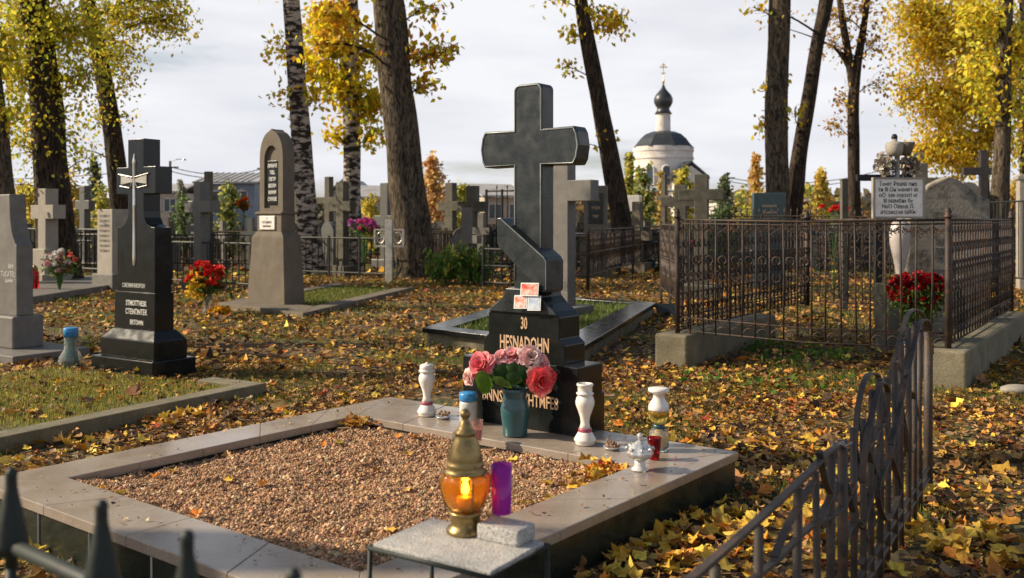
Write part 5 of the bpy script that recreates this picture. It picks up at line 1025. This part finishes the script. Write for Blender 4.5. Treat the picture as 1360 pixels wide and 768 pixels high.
MB().lathe([(0, 0), (.09, 0), (.105, .02), (.115, .09), (.09, .15), (.062, .19), (.06, .25), (.064, .34), (.06, .34), (.055, .2), (.08, .15), (.10, .09), (.09, .02), (0, .015)], n=24).build('glass_body', M_clear, t, smooth=True)
MB().lathe([(0, .31), (.067, .312), (.069, .395), (.064, .4), (0, .385)], n=24).build('blue_rim', M_blue, t, smooth=True)
MB().lathe([(0, .02), (.085, .03), (.07, .12), (.045, .2), (.048, .3), (0, .3)], n=16).build('green_filling', stone('green_fill', (.01, .06, .03), (.03, .14, .05), 30, .4), t, smooth=True)

# ---------------------------------------------------------------- church
CY = 185.0; cpt = P(881, 292, CY); ch = thing('church', 'white round church with grey dome, slim lantern drum and dark onion dome', 'church', (cpt.x, CY, 0), R(12))
s_ = CY/F; zc = lambda py: EYE-(py-HZ)*s_
M_wallw = stone('white_lime_wall', (.58, .54, .5), (.74, .70, .66), .6, .9, .2, 3, stain=(.45, .4, .34), stainscale=.4)
M_roof = stone('dark_metal_roof', (.035, .04, .045), (.06, .065, .07), .5, .4, .05, 2, met=.3)
def poly(r_, n, z): return [(r_*math.cos(2*math.pi*(k+.5)/n), r_*math.sin(2*math.pi*(k+.5)/n), z) for k in range(n)]
b = MB(); b.lathe([(0, -.2), (39*s_, -.2), (39*s_, zc(203)), (40*s_, zc(202)), (40*s_, zc(196)), (0, zc(196))], n=40); b.build('drum_wall', M_wallw, ch, auto=30)
b = MB(); b.lathe([(40.2*s_, zc(212)), (40.2*s_, zc(210)), (39*s_, zc(210)), (39*s_, zc(212))], n=40); b.build('string_course', M_wallw, ch)
b = MB(); b.lathe([(0, zc(196)-.1), (41.5*s_, zc(196.5)), (37.5*s_, zc(192)), (32*s_, zc(185)), (25*s_, zc(179)), (16*s_, zc(175.5)), (10*s_, zc(174.5)), (0, zc(174))], n=8); b.build('dome', M_roof, ch)
b = MB(); b.lathe([(0, zc(176)), (9.6*s_, zc(175.5)), (9.2*s_, zc(153)), (10.4*s_, zc(152)), (11*s_, zc(151)), (0, zc(150))], n=20); b.build('lantern_drum', M_wallw, ch, auto=30)
b = MB(); b.lathe([(0, zc(151.5)), (11.5*s_, zc(151.5)), (8.6*s_, zc(147)), (8*s_, zc(144)), (10.5*s_, zc(140.5)), (12.5*s_, zc(136)), (12.4*s_, zc(131)), (10*s_, zc(126)), (6*s_, zc(121.5)), (3*s_, zc(117.5)), (1.3*s_, zc(113)), (0, zc(111))], n=28); b.build('onion_dome', M_roof, ch, smooth=True)
M_gold = stone('gilt_metal', (.6, .36, .08), (.75, .48, .14), 3, .3, 0, met=.6)
b = MB(); b.lathe([(0, zc(112)), (1*s_, zc(111.5)), (2*s_, zc(109)), (1.2*s_, zc(106.5)), (.5*s_, zc(105)), (.5*s_, zc(83)), (0, zc(83))], n=10); b.build('finial', M_gold, ch, smooth=True)
b = MB(); b.box(-5*s_, 5*s_, -.08, .08, zc(90), zc(88.6)); b.box(-2.4*s_, 2.4*s_, -.08, .08, zc(87), zc(85.8)); b.box(-2.6*s_, 2.6*s_, -.08, .08, zc(98), zc(96.8)); o_ = b.build('cross', M_gold, ch); o_.rotation_euler = (0, 0, R(-12))
M_win = stone('dark_window', (.03, .045, .06), (.05, .07, .09), 2, .15, 0)
for ang in (-128, -97, -55, -160, -20):
    a = R(ang-8); r_ = 39*s_; w_ = thing('x', None, None) if False else None
    o2 = MB(); pts = [(-.62, 0), (.62, 0), (.62, 2.9)]+arc(0, 2.9, .62, 20, 160, 6)+[(-.62, 2.9)]; o2.prism(pts, -.05, .1); wn_ = o2.build('window', M_win, ch)
    wn_.location = (r_*math.cos(a), r_*math.sin(a), zc(246)); wn_.rotation_euler = (0, 0, a+math.pi/2)
    o3 = MB(); o3.tube([(x*1.25, -.06, z*1.04-.1) for x, z in pts+[pts[0]]], .16, 5); o3.build('frame', M_wallw, wn_)
# porch wing with gable roof
wy = -39*s_*.75
b = MB(); b.box(-1*s_, 20*s_, -60*s_, -20*s_, -.2, zc(233)); 
wg = MB(); wg.add([(-4*s_, -58*s_, -.2), (34*s_, -58*s_, -.2), (34*s_, -20*s_, -.2), (-4*s_, -20*s_, -.2), (-4*s_, -58*s_, zc(236)), (34*s_, -58*s_, zc(236)), (34*s_, -20*s_, zc(236)), (-4*s_, -20*s_, zc(236)), (15*s_, -58*s_, zc(223)), (15*s_, -20*s_, zc(223))], [(0, 1, 5, 8, 4), (1, 2, 6, 5), (2, 3, 7, 9, 6), (3, 0, 4, 7)]); wg.build('porch_wall', M_wallw, ch)
rf = MB(); rf.slab([(-7*s_, -59.5*s_), (15.2*s_, -59.5*s_), (15.2*s_, -18*s_), (-7*s_, -18*s_)], 0, .5); 
zl, zr_ = zc(240), zc(220)
V = [(-11*s_, -59.5*s_, zl), (15*s_, -59.5*s_, zr_), (40*s_, -59.5*s_, zl), (-11*s_, -18*s_, zl), (15*s_, -18*s_, zr_), (40*s_, -18*s_, zl)]
V2 = [(x, y, z+.45) for x, y, z in V]; rf = MB(); rf.add(V+V2, [(0, 1, 4, 3), (1, 2, 5, 4), (6, 9, 10, 7), (7, 10, 11, 8), (0, 6, 7, 1), (1, 7, 8, 2), (3, 4, 10, 9), (4, 5, 11, 10), (0, 3, 9, 6), (2, 8, 11, 5)]); rf.build('porch_roof', M_roof, ch)

# ---------------------------------------------------------------- far sheds, houses, poles, wires
M_corr = stone('corrugated_roof', (.30, .29, .28), (.42, .41, .40), 1.5, .6, 0, stain=(.22, .19, .17), stainscale=.8)
M_hw = stone('house_wall', (.36, .3, .24), (.5, .44, .37), 1, .9, .1, 5); M_hb = stone('brick_wall', (.3, .17, .11), (.4, .25, .17), 2, .9, .1, 5); M_bluew = stone('blue_grey_wall', (.16, .2, .27), (.22, .26, .34), 1, .8, 0)
def house(name, label, x0, x1, py_r, py_e, Y, wall, roof, dep=6, gable=False, rot=0, ribs=False):
    a, b_ = P(x0, py_e, Y), P(x1, py_e, Y); W = b_.x-a.x; zr = P(0, py_r, Y).z; ze = a.z
    t = thing(name, label, 'shed' if 'shed' in name else 'house', ((a.x+b_.x)/2, Y, 0), rot)
    MB().box(-W/2, W/2, 0, dep, -.1, ze).build('wall', wall, t)
    r_ = MB(); o_ = .3
    if gable:
        V = [(-W/2-o_, -.3, ze-.1), (0, -.3, zr), (W/2+o_, -.3, ze-.1)]; V += [(x, dep+.3, z) for x, y, z in V]; V += [(x, y, z+.15) for x, y, z in V]
        r_.add(V, [(0, 1, 4, 3), (1, 2, 5, 4), (6, 9, 10, 7), (7, 10, 11, 8), (0, 6, 7, 1), (1, 7, 8, 2), (3, 4, 10, 9), (4, 5, 11, 10), (0, 3, 9, 6), (2, 8, 11, 5)])
        MB().prism([(-W/2, ze-.05), (W/2, ze-.05), (0, zr-.05)], .0, .12).build('gable', wall, t)
    else:
        V = [(-W/2-o_, -.4, ze), (W/2+o_, -.4, ze), (W/2+o_, dep*.5, zr), (-W/2-o_, dep*.5, zr), (-W/2-o_, dep+.4, ze), (W/2+o_, dep+.4, ze)]; V += [(x, y, z+.12) for x, y, z in V]
        r_.add(V, [(0, 1, 2, 3), (3, 2, 5, 4), (6, 9, 8, 7), (9, 10, 11, 8), (0, 6, 7, 1), (1, 7, 8, 2), (2, 8, 11, 5), (4, 5, 11, 10), (0, 3, 9, 6), (3, 4, 10, 9)])
    ro = r_.build('roof', roof, t)
    if ribs:
        g = MB(); k = -W/2
        while k < W/2: g.tube([(k, -.42, ze+.13), (k, dep*.5, zr+.13)], .045, 5); k += .42
        g.build('ribs', roof, ro)
    nw = max(2, int(W/2.6))
    for k in range(nw):
        x = -W/2+W*(k+.5)/nw; w_ = MB(); w_.box(x-.45, x+.45, -.04, .05, ze-1.5, ze-.5); wo_ = w_.build('window', M_win, t); f_ = MB()
        for q_ in ((x-.5, x-.44, ze-1.55, ze-.45), (x+.44, x+.5, ze-1.55, ze-.45), (x-.5, x+.5, ze-.51, ze-.45), (x-.5, x+.5, ze-1.55, ze-1.49), (x-.025, x+.025, ze-1.5, ze-.5)): f_.box(q_[0], q_[1], -.07, -.035, q_[2], q_[3])
        f_.build('frame', M_wallw, wo_)
    return t
house('shed', 'long shed with ribbed pale metal roof left of the arched stone', 264, 338, 228, 244, 62, M_bluew, M_corr, 8, ribs=True)
house('house', 'low tan house with grey gable behind the second birch', 440, 478, 238, 256, 70, M_hw, M_corr, 8, True)
house('house', 'low house with shallow pale roof right of the second birch', 480, 530, 246, 264, 60, M_hw, M_corr, 8, False, R(18))
house('house', 'pale roofed house left behind the large dark cross', 642, 700, 244, 262, 66, M_hw, M_corr, 8, False, R(20))
house('shed', 'small grey shed right of the orange pointed tree', 574, 612, 247, 258, 70, M_hb, M_corr, 7)
house('house', 'low brick house beneath the church drum', 843, 888, 247, 256, 58, M_hb, M_corr, 7)
house('shed', 'dark low shed under the yellow horizon trees', 1068, 1112, 262, 270, 62, M_hb, stone('dark_shed_roof', (.1, .1, .1), (.16, .15, .15), 2, .7), 6)
house('house', 'pale house beyond the enclosure at far right', 1335, 1372, 240, 252, 60, M_hw, M_corr, 7, True)
house('house', 'small white house left of the twin trunks', 962, 1000, 254, 264, 72, M_wallw, M_corr, 7, True)
house('house', 'grey roofed house behind the black silver cross', 196, 236, 244, 256, 75, M_hw, M_corr, 7)
def pole(label, px, py, Y, arm=False):
    t = thing('utility_pole', label, 'utility pole', (P(px, 0, Y).x, Y, 0)); z_ = P(0, py, Y).z; b = MB(); b.tube([(0, 0, -.1), (0, 0, z_)], [.16, .11], 8); b.build('shaft', M_mid, t)
    b = MB(); b.box(-.7, .7, -.05, .05, z_-.6, z_-.48); b.build('crossarm', M_mid, t)
    if arm:
        b = MB(); b.tube([(0, 0, z_-.1), (.5, 0, z_+.15), (1.1, 0, z_+.15)], .04, 5); b.lathe([(0, 0), (.18, 0), (.12, .12), (0, .14)], (1.2, 0, z_+.06), n=10); b.build('lamp_head', M_alu, t)
    return Vector((P(px, 0, Y).x, Y, z_-.5))
a = pole('lamp pole above the roofs right of the black silver cross', 226, 214, 80, True)
b2 = pole('distant utility pole between the grey spruce and orange pointed tree', 966, 229, 90)
c2 = pole('distant utility pole left of the birch trunks', 352, 216, 84)
d2 = pole('utility pole behind the golden birch', 1215, 205, 84)
def wire(label, p, q, n, sag=.6):
    t = thing('power_line', label, 'power line', p)
    for k in range(n):
        off = Vector((0, 0, -.35*k)); pts = [off+(q-p)*u+Vector((0, 0, -4*sag*u*(1-u))) for u in np.linspace(0, 1, 12)]; b = MB(); b.tube(pts, .035, 4); b.build('wire', M_diron, t)
wire('thin wires strung from the lamp pole to the birches', a, c2, 2); wire('thin wires behind the twin trunks to the golden birch', b2, d2, 2, 1.2); wire('thin wires running left from the lamp pole', Vector((a.x-26, 84, a.z-.6)), a, 1)
# far wood on the horizon
C = []; n = 14000
for _ in range(n):
    x = rnd.uniform(-260, 260); y = rnd.uniform(225, 275); h = 5.5+2.2*mnoise.noise(Vector((x*.05, 0, 1)))+1.6*mnoise.noise(Vector((x*.25, y*.1, 1)))+(1.5 if x > 60 else 0); C.append((x, y, rnd.random()**.6*h+.3))
ob = leaves('distant_wood', np.array(C), nr.uniform(.8, 1.7, n), palette(n, [(.18, .14, .08), (.3, .2, .08), (.12, .13, .09), (.4, .26, .08), (.1, .1, .09)], [4, 3, 3, 1, 3]), M_leaf); tag(ob, kind='stuff', label='low autumn wood along the horizon')

# ---------------------------------------------------------------- crowd of far graves
ZONES = [(90, 'left of the white cross'), (190, 'beside the black silver cross'), (330, 'between the black silver cross and arched stone'), (400, 'behind the arched stone'), (500, 'around the two birches'), (600, 'behind the thick rough trunk'), (700, 'left of the large dark cross'), (800, 'right of the large dark cross'), (900, 'below the church'), (1000, 'left of the blue grey headstone'), (1130, 'between the twin trunks and plaque'), (1240, 'behind the plaque'), (1300, 'behind the lichened headstone'), (9999, 'toward the right picture edge')]
def zone(x, y):
    px = CX+x*F/y; return next(z_ for q_, z_ in ZONES if px < q_)+(', nearer row' if y < 36 else ', middle row' if y < 48 else ', farthest row')
kinds = [('grey', M_mid), ('pale', M_grey), ('dark', M_dgrey), ('brown', M_brwood)]
avoid = [(380, 425), (455, 485), (505, 585), (800, 835), (1015, 1075), (1125, 1145)]
def far_cross(mn, m):
    t = thing('stone_cross', 'small %s cross among the crowd of far graves' % mn, 'cross', (0, 0, 0), 0, 'far %s crosses' % mn)
    MB().prism([(-.09, -.05), (.09, -.05), (.09, .95), (.34, .95), (.34, 1.12), (.09, 1.12), (.09, 1.5), (-.09, 1.5), (-.09, 1.12), (-.34, 1.12), (-.34, .95), (-.09, .95)], -.07, .07).build('cross_body', m, t); MB().box(-.2, .2, -.15, .15, -.05, .25).build('base_block', m, t); return t
def far_stone(mn, m):
    t = thing('headstone', 'small %s headstone among the crowd of far graves' % mn, 'headstone', (0, 0, 0), 0, 'far %s headstones' % mn)
    MB().prism([(-.3, .15), (.3, .15), (.3, .95)]+arc(0, .82, .33, 30, 150, 6)+[(-.3, .95)], -.06, .06).build('stele', m, t); MB().box(-.38, .38, -.14, .14, -.05, .16).build('base_block', m, t); return t
protos = []
for mn, m in kinds:
    protos += [far_cross(mn, m), far_stone(mn, m)]
used = set(); cnt = 0
for k in range(290):
    Y = rnd.uniform(26, 64); px = rnd.uniform(-20, 1380); X = (px-CX)*Y/F
    i = rnd.choice([0, 0, 2, 2, 4, 6, 6, 1, 3, 5]); o = protos[i]
    if i in used: o = copy_tree(o)
    used.add(i); s_ = rnd.uniform(.75, 1.15); o.location = (X, Y, 0); o.scale = (s_, s_, s_*rnd.uniform(.85, 1.15)); o.rotation_euler = (rnd.uniform(-.03, .03), rnd.uniform(-.05, .05), rnd.uniform(-.9, .2)); o['label'] = ('tiny' if s_ < .85 else 'small' if s_ < 1 else 'larger')+' %s far %s' % (o['group'][4:].replace('crosses', 'cross').replace('stones', 'stone'), zone(X, Y))
for i, o in enumerate(protos):
    if i not in used:
        o.location = (i-4, 40, 0)
def far_fence(mn, m, scl):
    t = thing('grave_railing', 'low %s railing among the crowd of far graves' % mn, 'railing', (0, 0, 0), 0, 'far %s railings' % mn)
    b = MB()
    for z_ in (.25, .95): b.tube([(-1.1, 0, z_), (1.1, 0, z_)], .028, 5)
    for q in range(12):
        b.tube([(-1.05+q*.19, 0, .1), (-1.05+q*.19, 0, 1.05)], .017, 4)
        if scl: b.tube([(-.96+q*.19+.07*math.cos(a), 0, .6+.12*math.sin(a)) for a in np.linspace(0, 6, 8)], .008, 4)
    b.build('bar_panel', m, t); [MB().box(x-.03, x+.03, -.03, .03, -.05, 1.15).build('post', m, t) for x in (-1.1, 1.1)]; return t
pf = [far_fence('black', M_diron, False), far_fence('rusty scrolled', M_iron, True), far_fence('blue green', stone('bluegreen_paint', (.012, .035, .04), (.025, .065, .07), 9, .5), False)]
first = set()
for k in range(170):
    Y = rnd.uniform(24, 55); px = rnd.uniform(-20, 1380)
    if 560 < px < 640 and Y < 30: continue
    i = rnd.choice([0, 0, 1, 1, 2]); o = pf[i] if i not in first else copy_tree(pf[i]); first.add(i)
    o.location = ((px-CX)*Y/F, Y, 0); o.rotation_euler = (0, 0, rnd.choice([0, 0, 1.57])+rnd.uniform(-.5, .1)); z_ = rnd.uniform(.85, 1.2); o.scale = (rnd.uniform(.8, 1.3), 1, z_); o['label'] = ('short' if o.scale.x < .95 else 'middling' if o.scale.x < 1.12 else 'long')+' low %s far %s' % (o['group'][4:-1], zone(o.location.x, Y))
# far posies
pp = [posy('flowers', 'small bunch of %s flowers among the far graves' % cn, 680, 300, 40, cl, [1]*len(cl), .22, .16, 14, .1, True) for cn, cl in (('red', RED), ('pink', [(.7, .3, .4)]), ('white', [(.7, .68, .62)]))]
for p_, cn in zip(pp, ('red', 'pink', 'white')): p_['group'] = 'far %s flowers' % cn
for k in range(27):
    o = pp[k % 3] if k < 3 else copy_tree(pp[k % 3]); Y = rnd.uniform(24, 45); o.location = ((rnd.uniform(0, 1360)-CX)*Y/F, Y, -.75); o['label'] = 'small bunch of %s far %s' % (o['group'][4:], zone(o.location.x, Y))
# ---------------------------------------------------------------- ground cover
quads = [KQ, NQ, G2, OBQ, [(EA.x, EA.y), (EB.x, EB.y), (EC.x, EC.y), (ED.x, ED.y)]]
BMQ = [tuple((bm_.location.x+x*.84+y*.54, bm_.location.y-x*.54+y*.84)) for x, y in ((-.46, 0), (.46, 0), (.46, .47), (-.46, .47))]
def frus(Y0, Y1, n, k=.60):
    Y = np.sqrt(nr.uniform(Y0*Y0, Y1*Y1, n)); return np.stack([nr.uniform(-k, k, n)*Y, Y], 1)
def den(x, y): return mnoise.noise(Vector((x*.8, y*.8, 7)))*.5+mnoise.noise(Vector((x*2.3, y*2.3, 2)))*.3
G_grass = lambda x, y: mnoise.noise(Vector((x*.55, y*.55, 21)))+.4*mnoise.noise(Vector((x*1.7, y*1.7, 4)))
def keep(p, inner=False):
    x, y = p
    if inquad(x, y, KQ): return False
    if inquad(x, y, BMQ): return False
    return True
def litter(name, n, Y0, Y1, size, shape, zadd, label, gdens=1):
    A = []; S_ = []
    for p in frus(Y0, Y1, n):
        x, y = float(p[0]), float(p[1])
        if not keep((x, y)): continue
        pr = .58+1.25*den(x, y)-.14*max(0, min(1, G_grass(x, y)*3))
        z_ = gz(x, y) if y < 20 else 0
        if inquad(x, y, NQ): pr = .16+.9*den(x, y); z_ = .055
        if inquad(x, y, OBQ) or inquad(x, y, G2): pr = .12
        if rnd.random() > pr: continue
        A.append((x, y, z_+rnd.uniform(.003, zadd)))
    A = np.array(A); m_ = len(A); s_ = nr.lognormal(math.log(size), .33, m_).clip(size*.4, size*2.2)
    ob = leaves(name, A, s_, palette(m_, LIT, LITW, .25), M_litter, None, shape, True, .52, .62, .9); tag(ob, kind='stuff', label=label); return ob
litter('fallen_leaves', 62000, 2.2, 9.5, .021, MAPLE, .03, 'fallen maple and linden leaves covering the ground near the kerb')
litter('fallen_leaves', 2600, 2.0, 9.0, .040, MAPLE, .05, 'larger fallen maple leaves lying on top in the foreground')
litter('fallen_leaves', 75000, 9.0, 24, .038, OVAL, .05, 'fallen leaves carpeting the middle ground')
litter('fallen_leaves', 16000, 24, 60, .12, OVAL, .08, 'fallen leaves between the far graves')
def at_leaves(name, label, pts, size, pal, wts, kind='stuff', tilt=.5, shape=MAPLE):
    ob = leaves(name, np.array(pts), nr.uniform(.7, 1.3, len(pts))*size, palette(len(pts), pal, wts, .15), M_litter, None, shape, True, tilt, .65); tag(ob, kind=kind, label=label)
BR = [(.70, .42, .05), (.78, .52, .08), (.62, .24, .03), (.45, .25, .08)]
# bright leaf drifts measured from the photo: (px,py, spread m, count, size, z)
pts = []
def drift(px, py, z_, sx, n): 
    g = G(px, py, z_)
    for _ in range(n):
        x, y = g.x+rnd.gauss(0, sx), g.y+rnd.gauss(0, sx)
        if z_ < .1 and not keep((x, y)): continue
        pts.append((x, y, z_+gz(x, y)+rnd.uniform(.01, .05)))
for a_ in ((1290, 735, 0, .14, 50), (1060, 700, 0, .25, 60), (900, 730, 0, .22, 60), (1150, 640, 0, .2, 18), (930, 640, 0, .14, 24), (1000, 600, 0, .25, 30), (1330, 715, 0, .1, 12)): drift(*a_)
at_leaves('fallen_leaves', 'bright yellow maple leaves heaped in the right foreground', pts, .05, BR, [4, 4, 2, 2])
pts = []
for a_ in ((250, 560, 0, .16, 26), (100, 600, 0, .25, 30), (830, 560, 0, .3, 40), (1000, 520, 0, .5, 40), (480, 480, 0, .5, 40), (400, 430, 0, .8, 60), (700, 760, 0, .3, 20), (60, 735, 0, .3, 40), (900, 690, 0, .3, 90), (1000, 740, 0, .3, 90), (780, 745, 0, .2, 50), (30, 480, 0, .4, 30), (840, 420, 0, .8, 80), (650, 390, 0, .8, 60), (870, 365, 0, .8, 80)): drift(*a_)
at_leaves('fallen_leaves', 'scattered bright leaves on the paths between the plots', pts, .04, BR, [3, 3, 2, 3])
pts = []
for px, py, s_, n in ((495, 545, .085, 120), (470, 562, .07, 30), (800, 628, .07, 60), (780, 640, .09, 30), (820, 622, .04, 30)):
    g = G(px, py, .19)
    for _ in range(n):
        x, y = g.x+rnd.gauss(0, s_), g.y+rnd.gauss(0, s_*.7)
        if inquad(x, y, [tuple(p) for p in KI]): pts.append((x, y, gh(x, y)+rnd.uniform(.008, .05)))
for px, py in ((305, 635), (430, 588), (415, 590), (450, 583), (160, 657), (260, 690), (700, 668), (730, 655), (645, 640), (540, 600), (250, 605), (300, 600), (350, 640), (500, 620), (600, 570), (520, 700)):
    g = G(px, py, .19); pts.append((g.x, g.y, gh(g.x, g.y)+.015))
for _ in range(150):
    p = gq(rnd.random(), rnd.random()); pts.append((p.x, p.y, gh(p.x, p.y)+.012)) if rnd.random() < .12 else None
at_leaves('fallen_leaves', 'bright orange leaves lying on the gravel inside the large kerb', pts, .032, BR+[(.6, .1, .02)], [4, 2, 4, 2, .6])
C = []
for _ in range(420):
    p = gq(rnd.random(), rnd.random()); C.append((p.x, p.y, gh(p.x, p.y)+.008))
for _ in range(150):
    i_ = rnd.randrange(4); a_ = KO[i_].lerp(KO[(i_+1) % 4], rnd.random()); c_ = sum(KO, Vector((0, 0)))/4; a_ = a_.lerp(c_, rnd.uniform(.02, .2)); C.append((a_.x, a_.y, .228))
ob = leaves('leaf_crumbs', np.array(C), nr.uniform(.004, .015, len(C)), palette(len(C), [(.42, .25, .12), (.25, .13, .06), (.6, .45, .25), (.12, .07, .04)], [3, 3, 2, 3]), M_litter, None, OVAL, True, .4, .5); tag(ob, kind='stuff', label='dry leaf crumbs on the gravel and kerb slabs')
# grass
def grass(name, n, Y0, Y1, h, label, thr=.12, inside=None, wd=.004, pal=GR, wts=(4, 4, 3, 3, 2), quad=None, z0=0):
    A = []
    if quad is not None:
        xs = [p[0] for p in quad]; ys = [p[1] for p in quad]
        while len(A) < n:
            x, y = rnd.uniform(min(xs), max(xs)), rnd.uniform(min(ys), max(ys))
            if inquad(x, y, quad) and not inquad(x, y, BMQ) and rnd.random() < .45+1.5*den(x, y): A.append((x, y, z0+(gz(x, y) if z0 == 0 else 0)))
    else:
        for p in frus(Y0, Y1, n):
            x, y = float(p[0]), float(p[1])
            if keep((x, y)) and G_grass(x, y) > thr: A.append((x, y, gz(x, y) if y < 20 else 0))
    A = np.array(A); m_ = len(A); hh = nr.uniform(.45, 1.25, m_)*h
    ob = blades(name, A, hh, palette(m_, pal, wts, .22), None, None, wd); tag(ob, kind='stuff', label=label); return ob
grass('grass', 120000, 2.5, 10, .05, 'thin grass growing through the leaves near the kerb', .08, wd=.0022)
grass('grass', 90000, 10, 30, .07, 'grass patches of the middle ground', .06, wd=.008)
grass('grass', 30000, 0, 0, .042, 'dry yellowish grass on the plot of the black silver cross', quad=[tuple(p) for p in NI], wd=.0028, pal=[(.30, .30, .05), (.42, .36, .08), (.20, .24, .04), (.5, .4, .12), (.15, .17, .03)], z0=.055)
grass('grass', 9000, 0, 0, .13, 'sedum and grass filling the kerb behind the large dark cross', quad=[tuple(p) for p in I2], wd=.009, pal=[(.12, .19, .04), (.2, .26, .06), (.07, .12, .03), (.3, .3, .1), (.16, .2, .05)], z0=.08)
grass('grass', 9000, 0, 0, .08, 'mown green grass in the plot of the brown arched stone', quad=[tuple(p) for p in I3], wd=.009, pal=[(.16, .2, .035), (.24, .24, .05), (.1, .14, .03), (.3, .28, .08), (.16, .2, .05)], z0=.03)
mb = MB(); mb.slab([tuple(p) for p in NI][::1], -.05, .052); o_ = mb.build('plot_soil', M_soil); o_['kind'] = 'structure'
for I_, z_ in ((I2, .085), (I3, .03)):
    mb = MB(); mb.slab([tuple(p) for p in I_], -.05, z_); o_ = mb.build('plot_soil', M_soil); o_['kind'] = 'structure'
# green weeds before the enclosure
C = []
for px, py, n in ((1010, 468, 200), (1100, 478, 160), (960, 515, 90), (1090, 520, 60), (1040, 490, 60)):
    g = G(px, py)
    for _ in range(n): C.append((g.x+rnd.gauss(0, .22), g.y+rnd.gauss(0, .22), rnd.uniform(.01, .13)))
ob = leaves('weeds', np.array(C), nr.uniform(.015, .04, len(C)), palette(len(C), [(.07, .15, .02), (.12, .22, .03), (.2, .24, .04)], [3, 3, 1]), M_leaf, None); tag(ob, kind='stuff', label='low green weeds in front of the railed enclosure')
# twigs and stalks, flat stones
st = MB()
for k in range(260):
    Y = rnd.uniform(3, 9.5); x = rnd.uniform(-.58, .58)*Y
    if not keep((x, Y)): continue
    a = rnd.uniform(0, 6.28); l_ = rnd.uniform(.05, .22); z_ = gz(x, Y)+.02; st.tube([(x, Y, z_), (x+math.cos(a)*l_*.5, Y+math.sin(a)*l_*.5, z_+rnd.uniform(0, .03)), (x+math.cos(a+.3)*l_, Y+math.sin(a+.3)*l_, z_)], rnd.uniform(.0012, .003), 4)
for _ in range(46):
    p = gq(rnd.random(), rnd.random()); a = rnd.uniform(0, 6.28); l_ = rnd.uniform(.04, .16); z_ = gh(p.x, p.y)+.012; st.tube([(p.x, p.y, z_), (p.x+math.cos(a)*l_*.5, p.y+math.sin(a)*l_*.5, z_+.008), (p.x+math.cos(a+.5)*l_, p.y+math.sin(a+.5)*l_, z_)], rnd.uniform(.0012, .0028), 4)
o_ = st.build('dry_twigs', stone('dry_stalk', (.2, .13, .07), (.4, .28, .16), 30, .8)); tag(o_, kind='stuff', label='dry twigs and stalks strewn over the leaves')
g = G(1350, 523); b = MB(); b.blob((0, 0, .03), .14, 2, .1, (1, .6, .35)); o_ = b.build('flat_stone', M_lgrey, None, smooth=True); o_.location = g; tag(o_, 'flat pale stone on the ground at the right picture edge', 'stone')
# short posts and plates
t = thing('name_plate', 'small tilted blue grey plate on the ground by the left beam of the enclosure', 'plate', G(886, 420), .3); t.rotation_euler = (R(35), 0, .3); MB().box(-.16, .16, -.2, .2, .05, .08).build('plate', M_cross, t, bevel=.004)
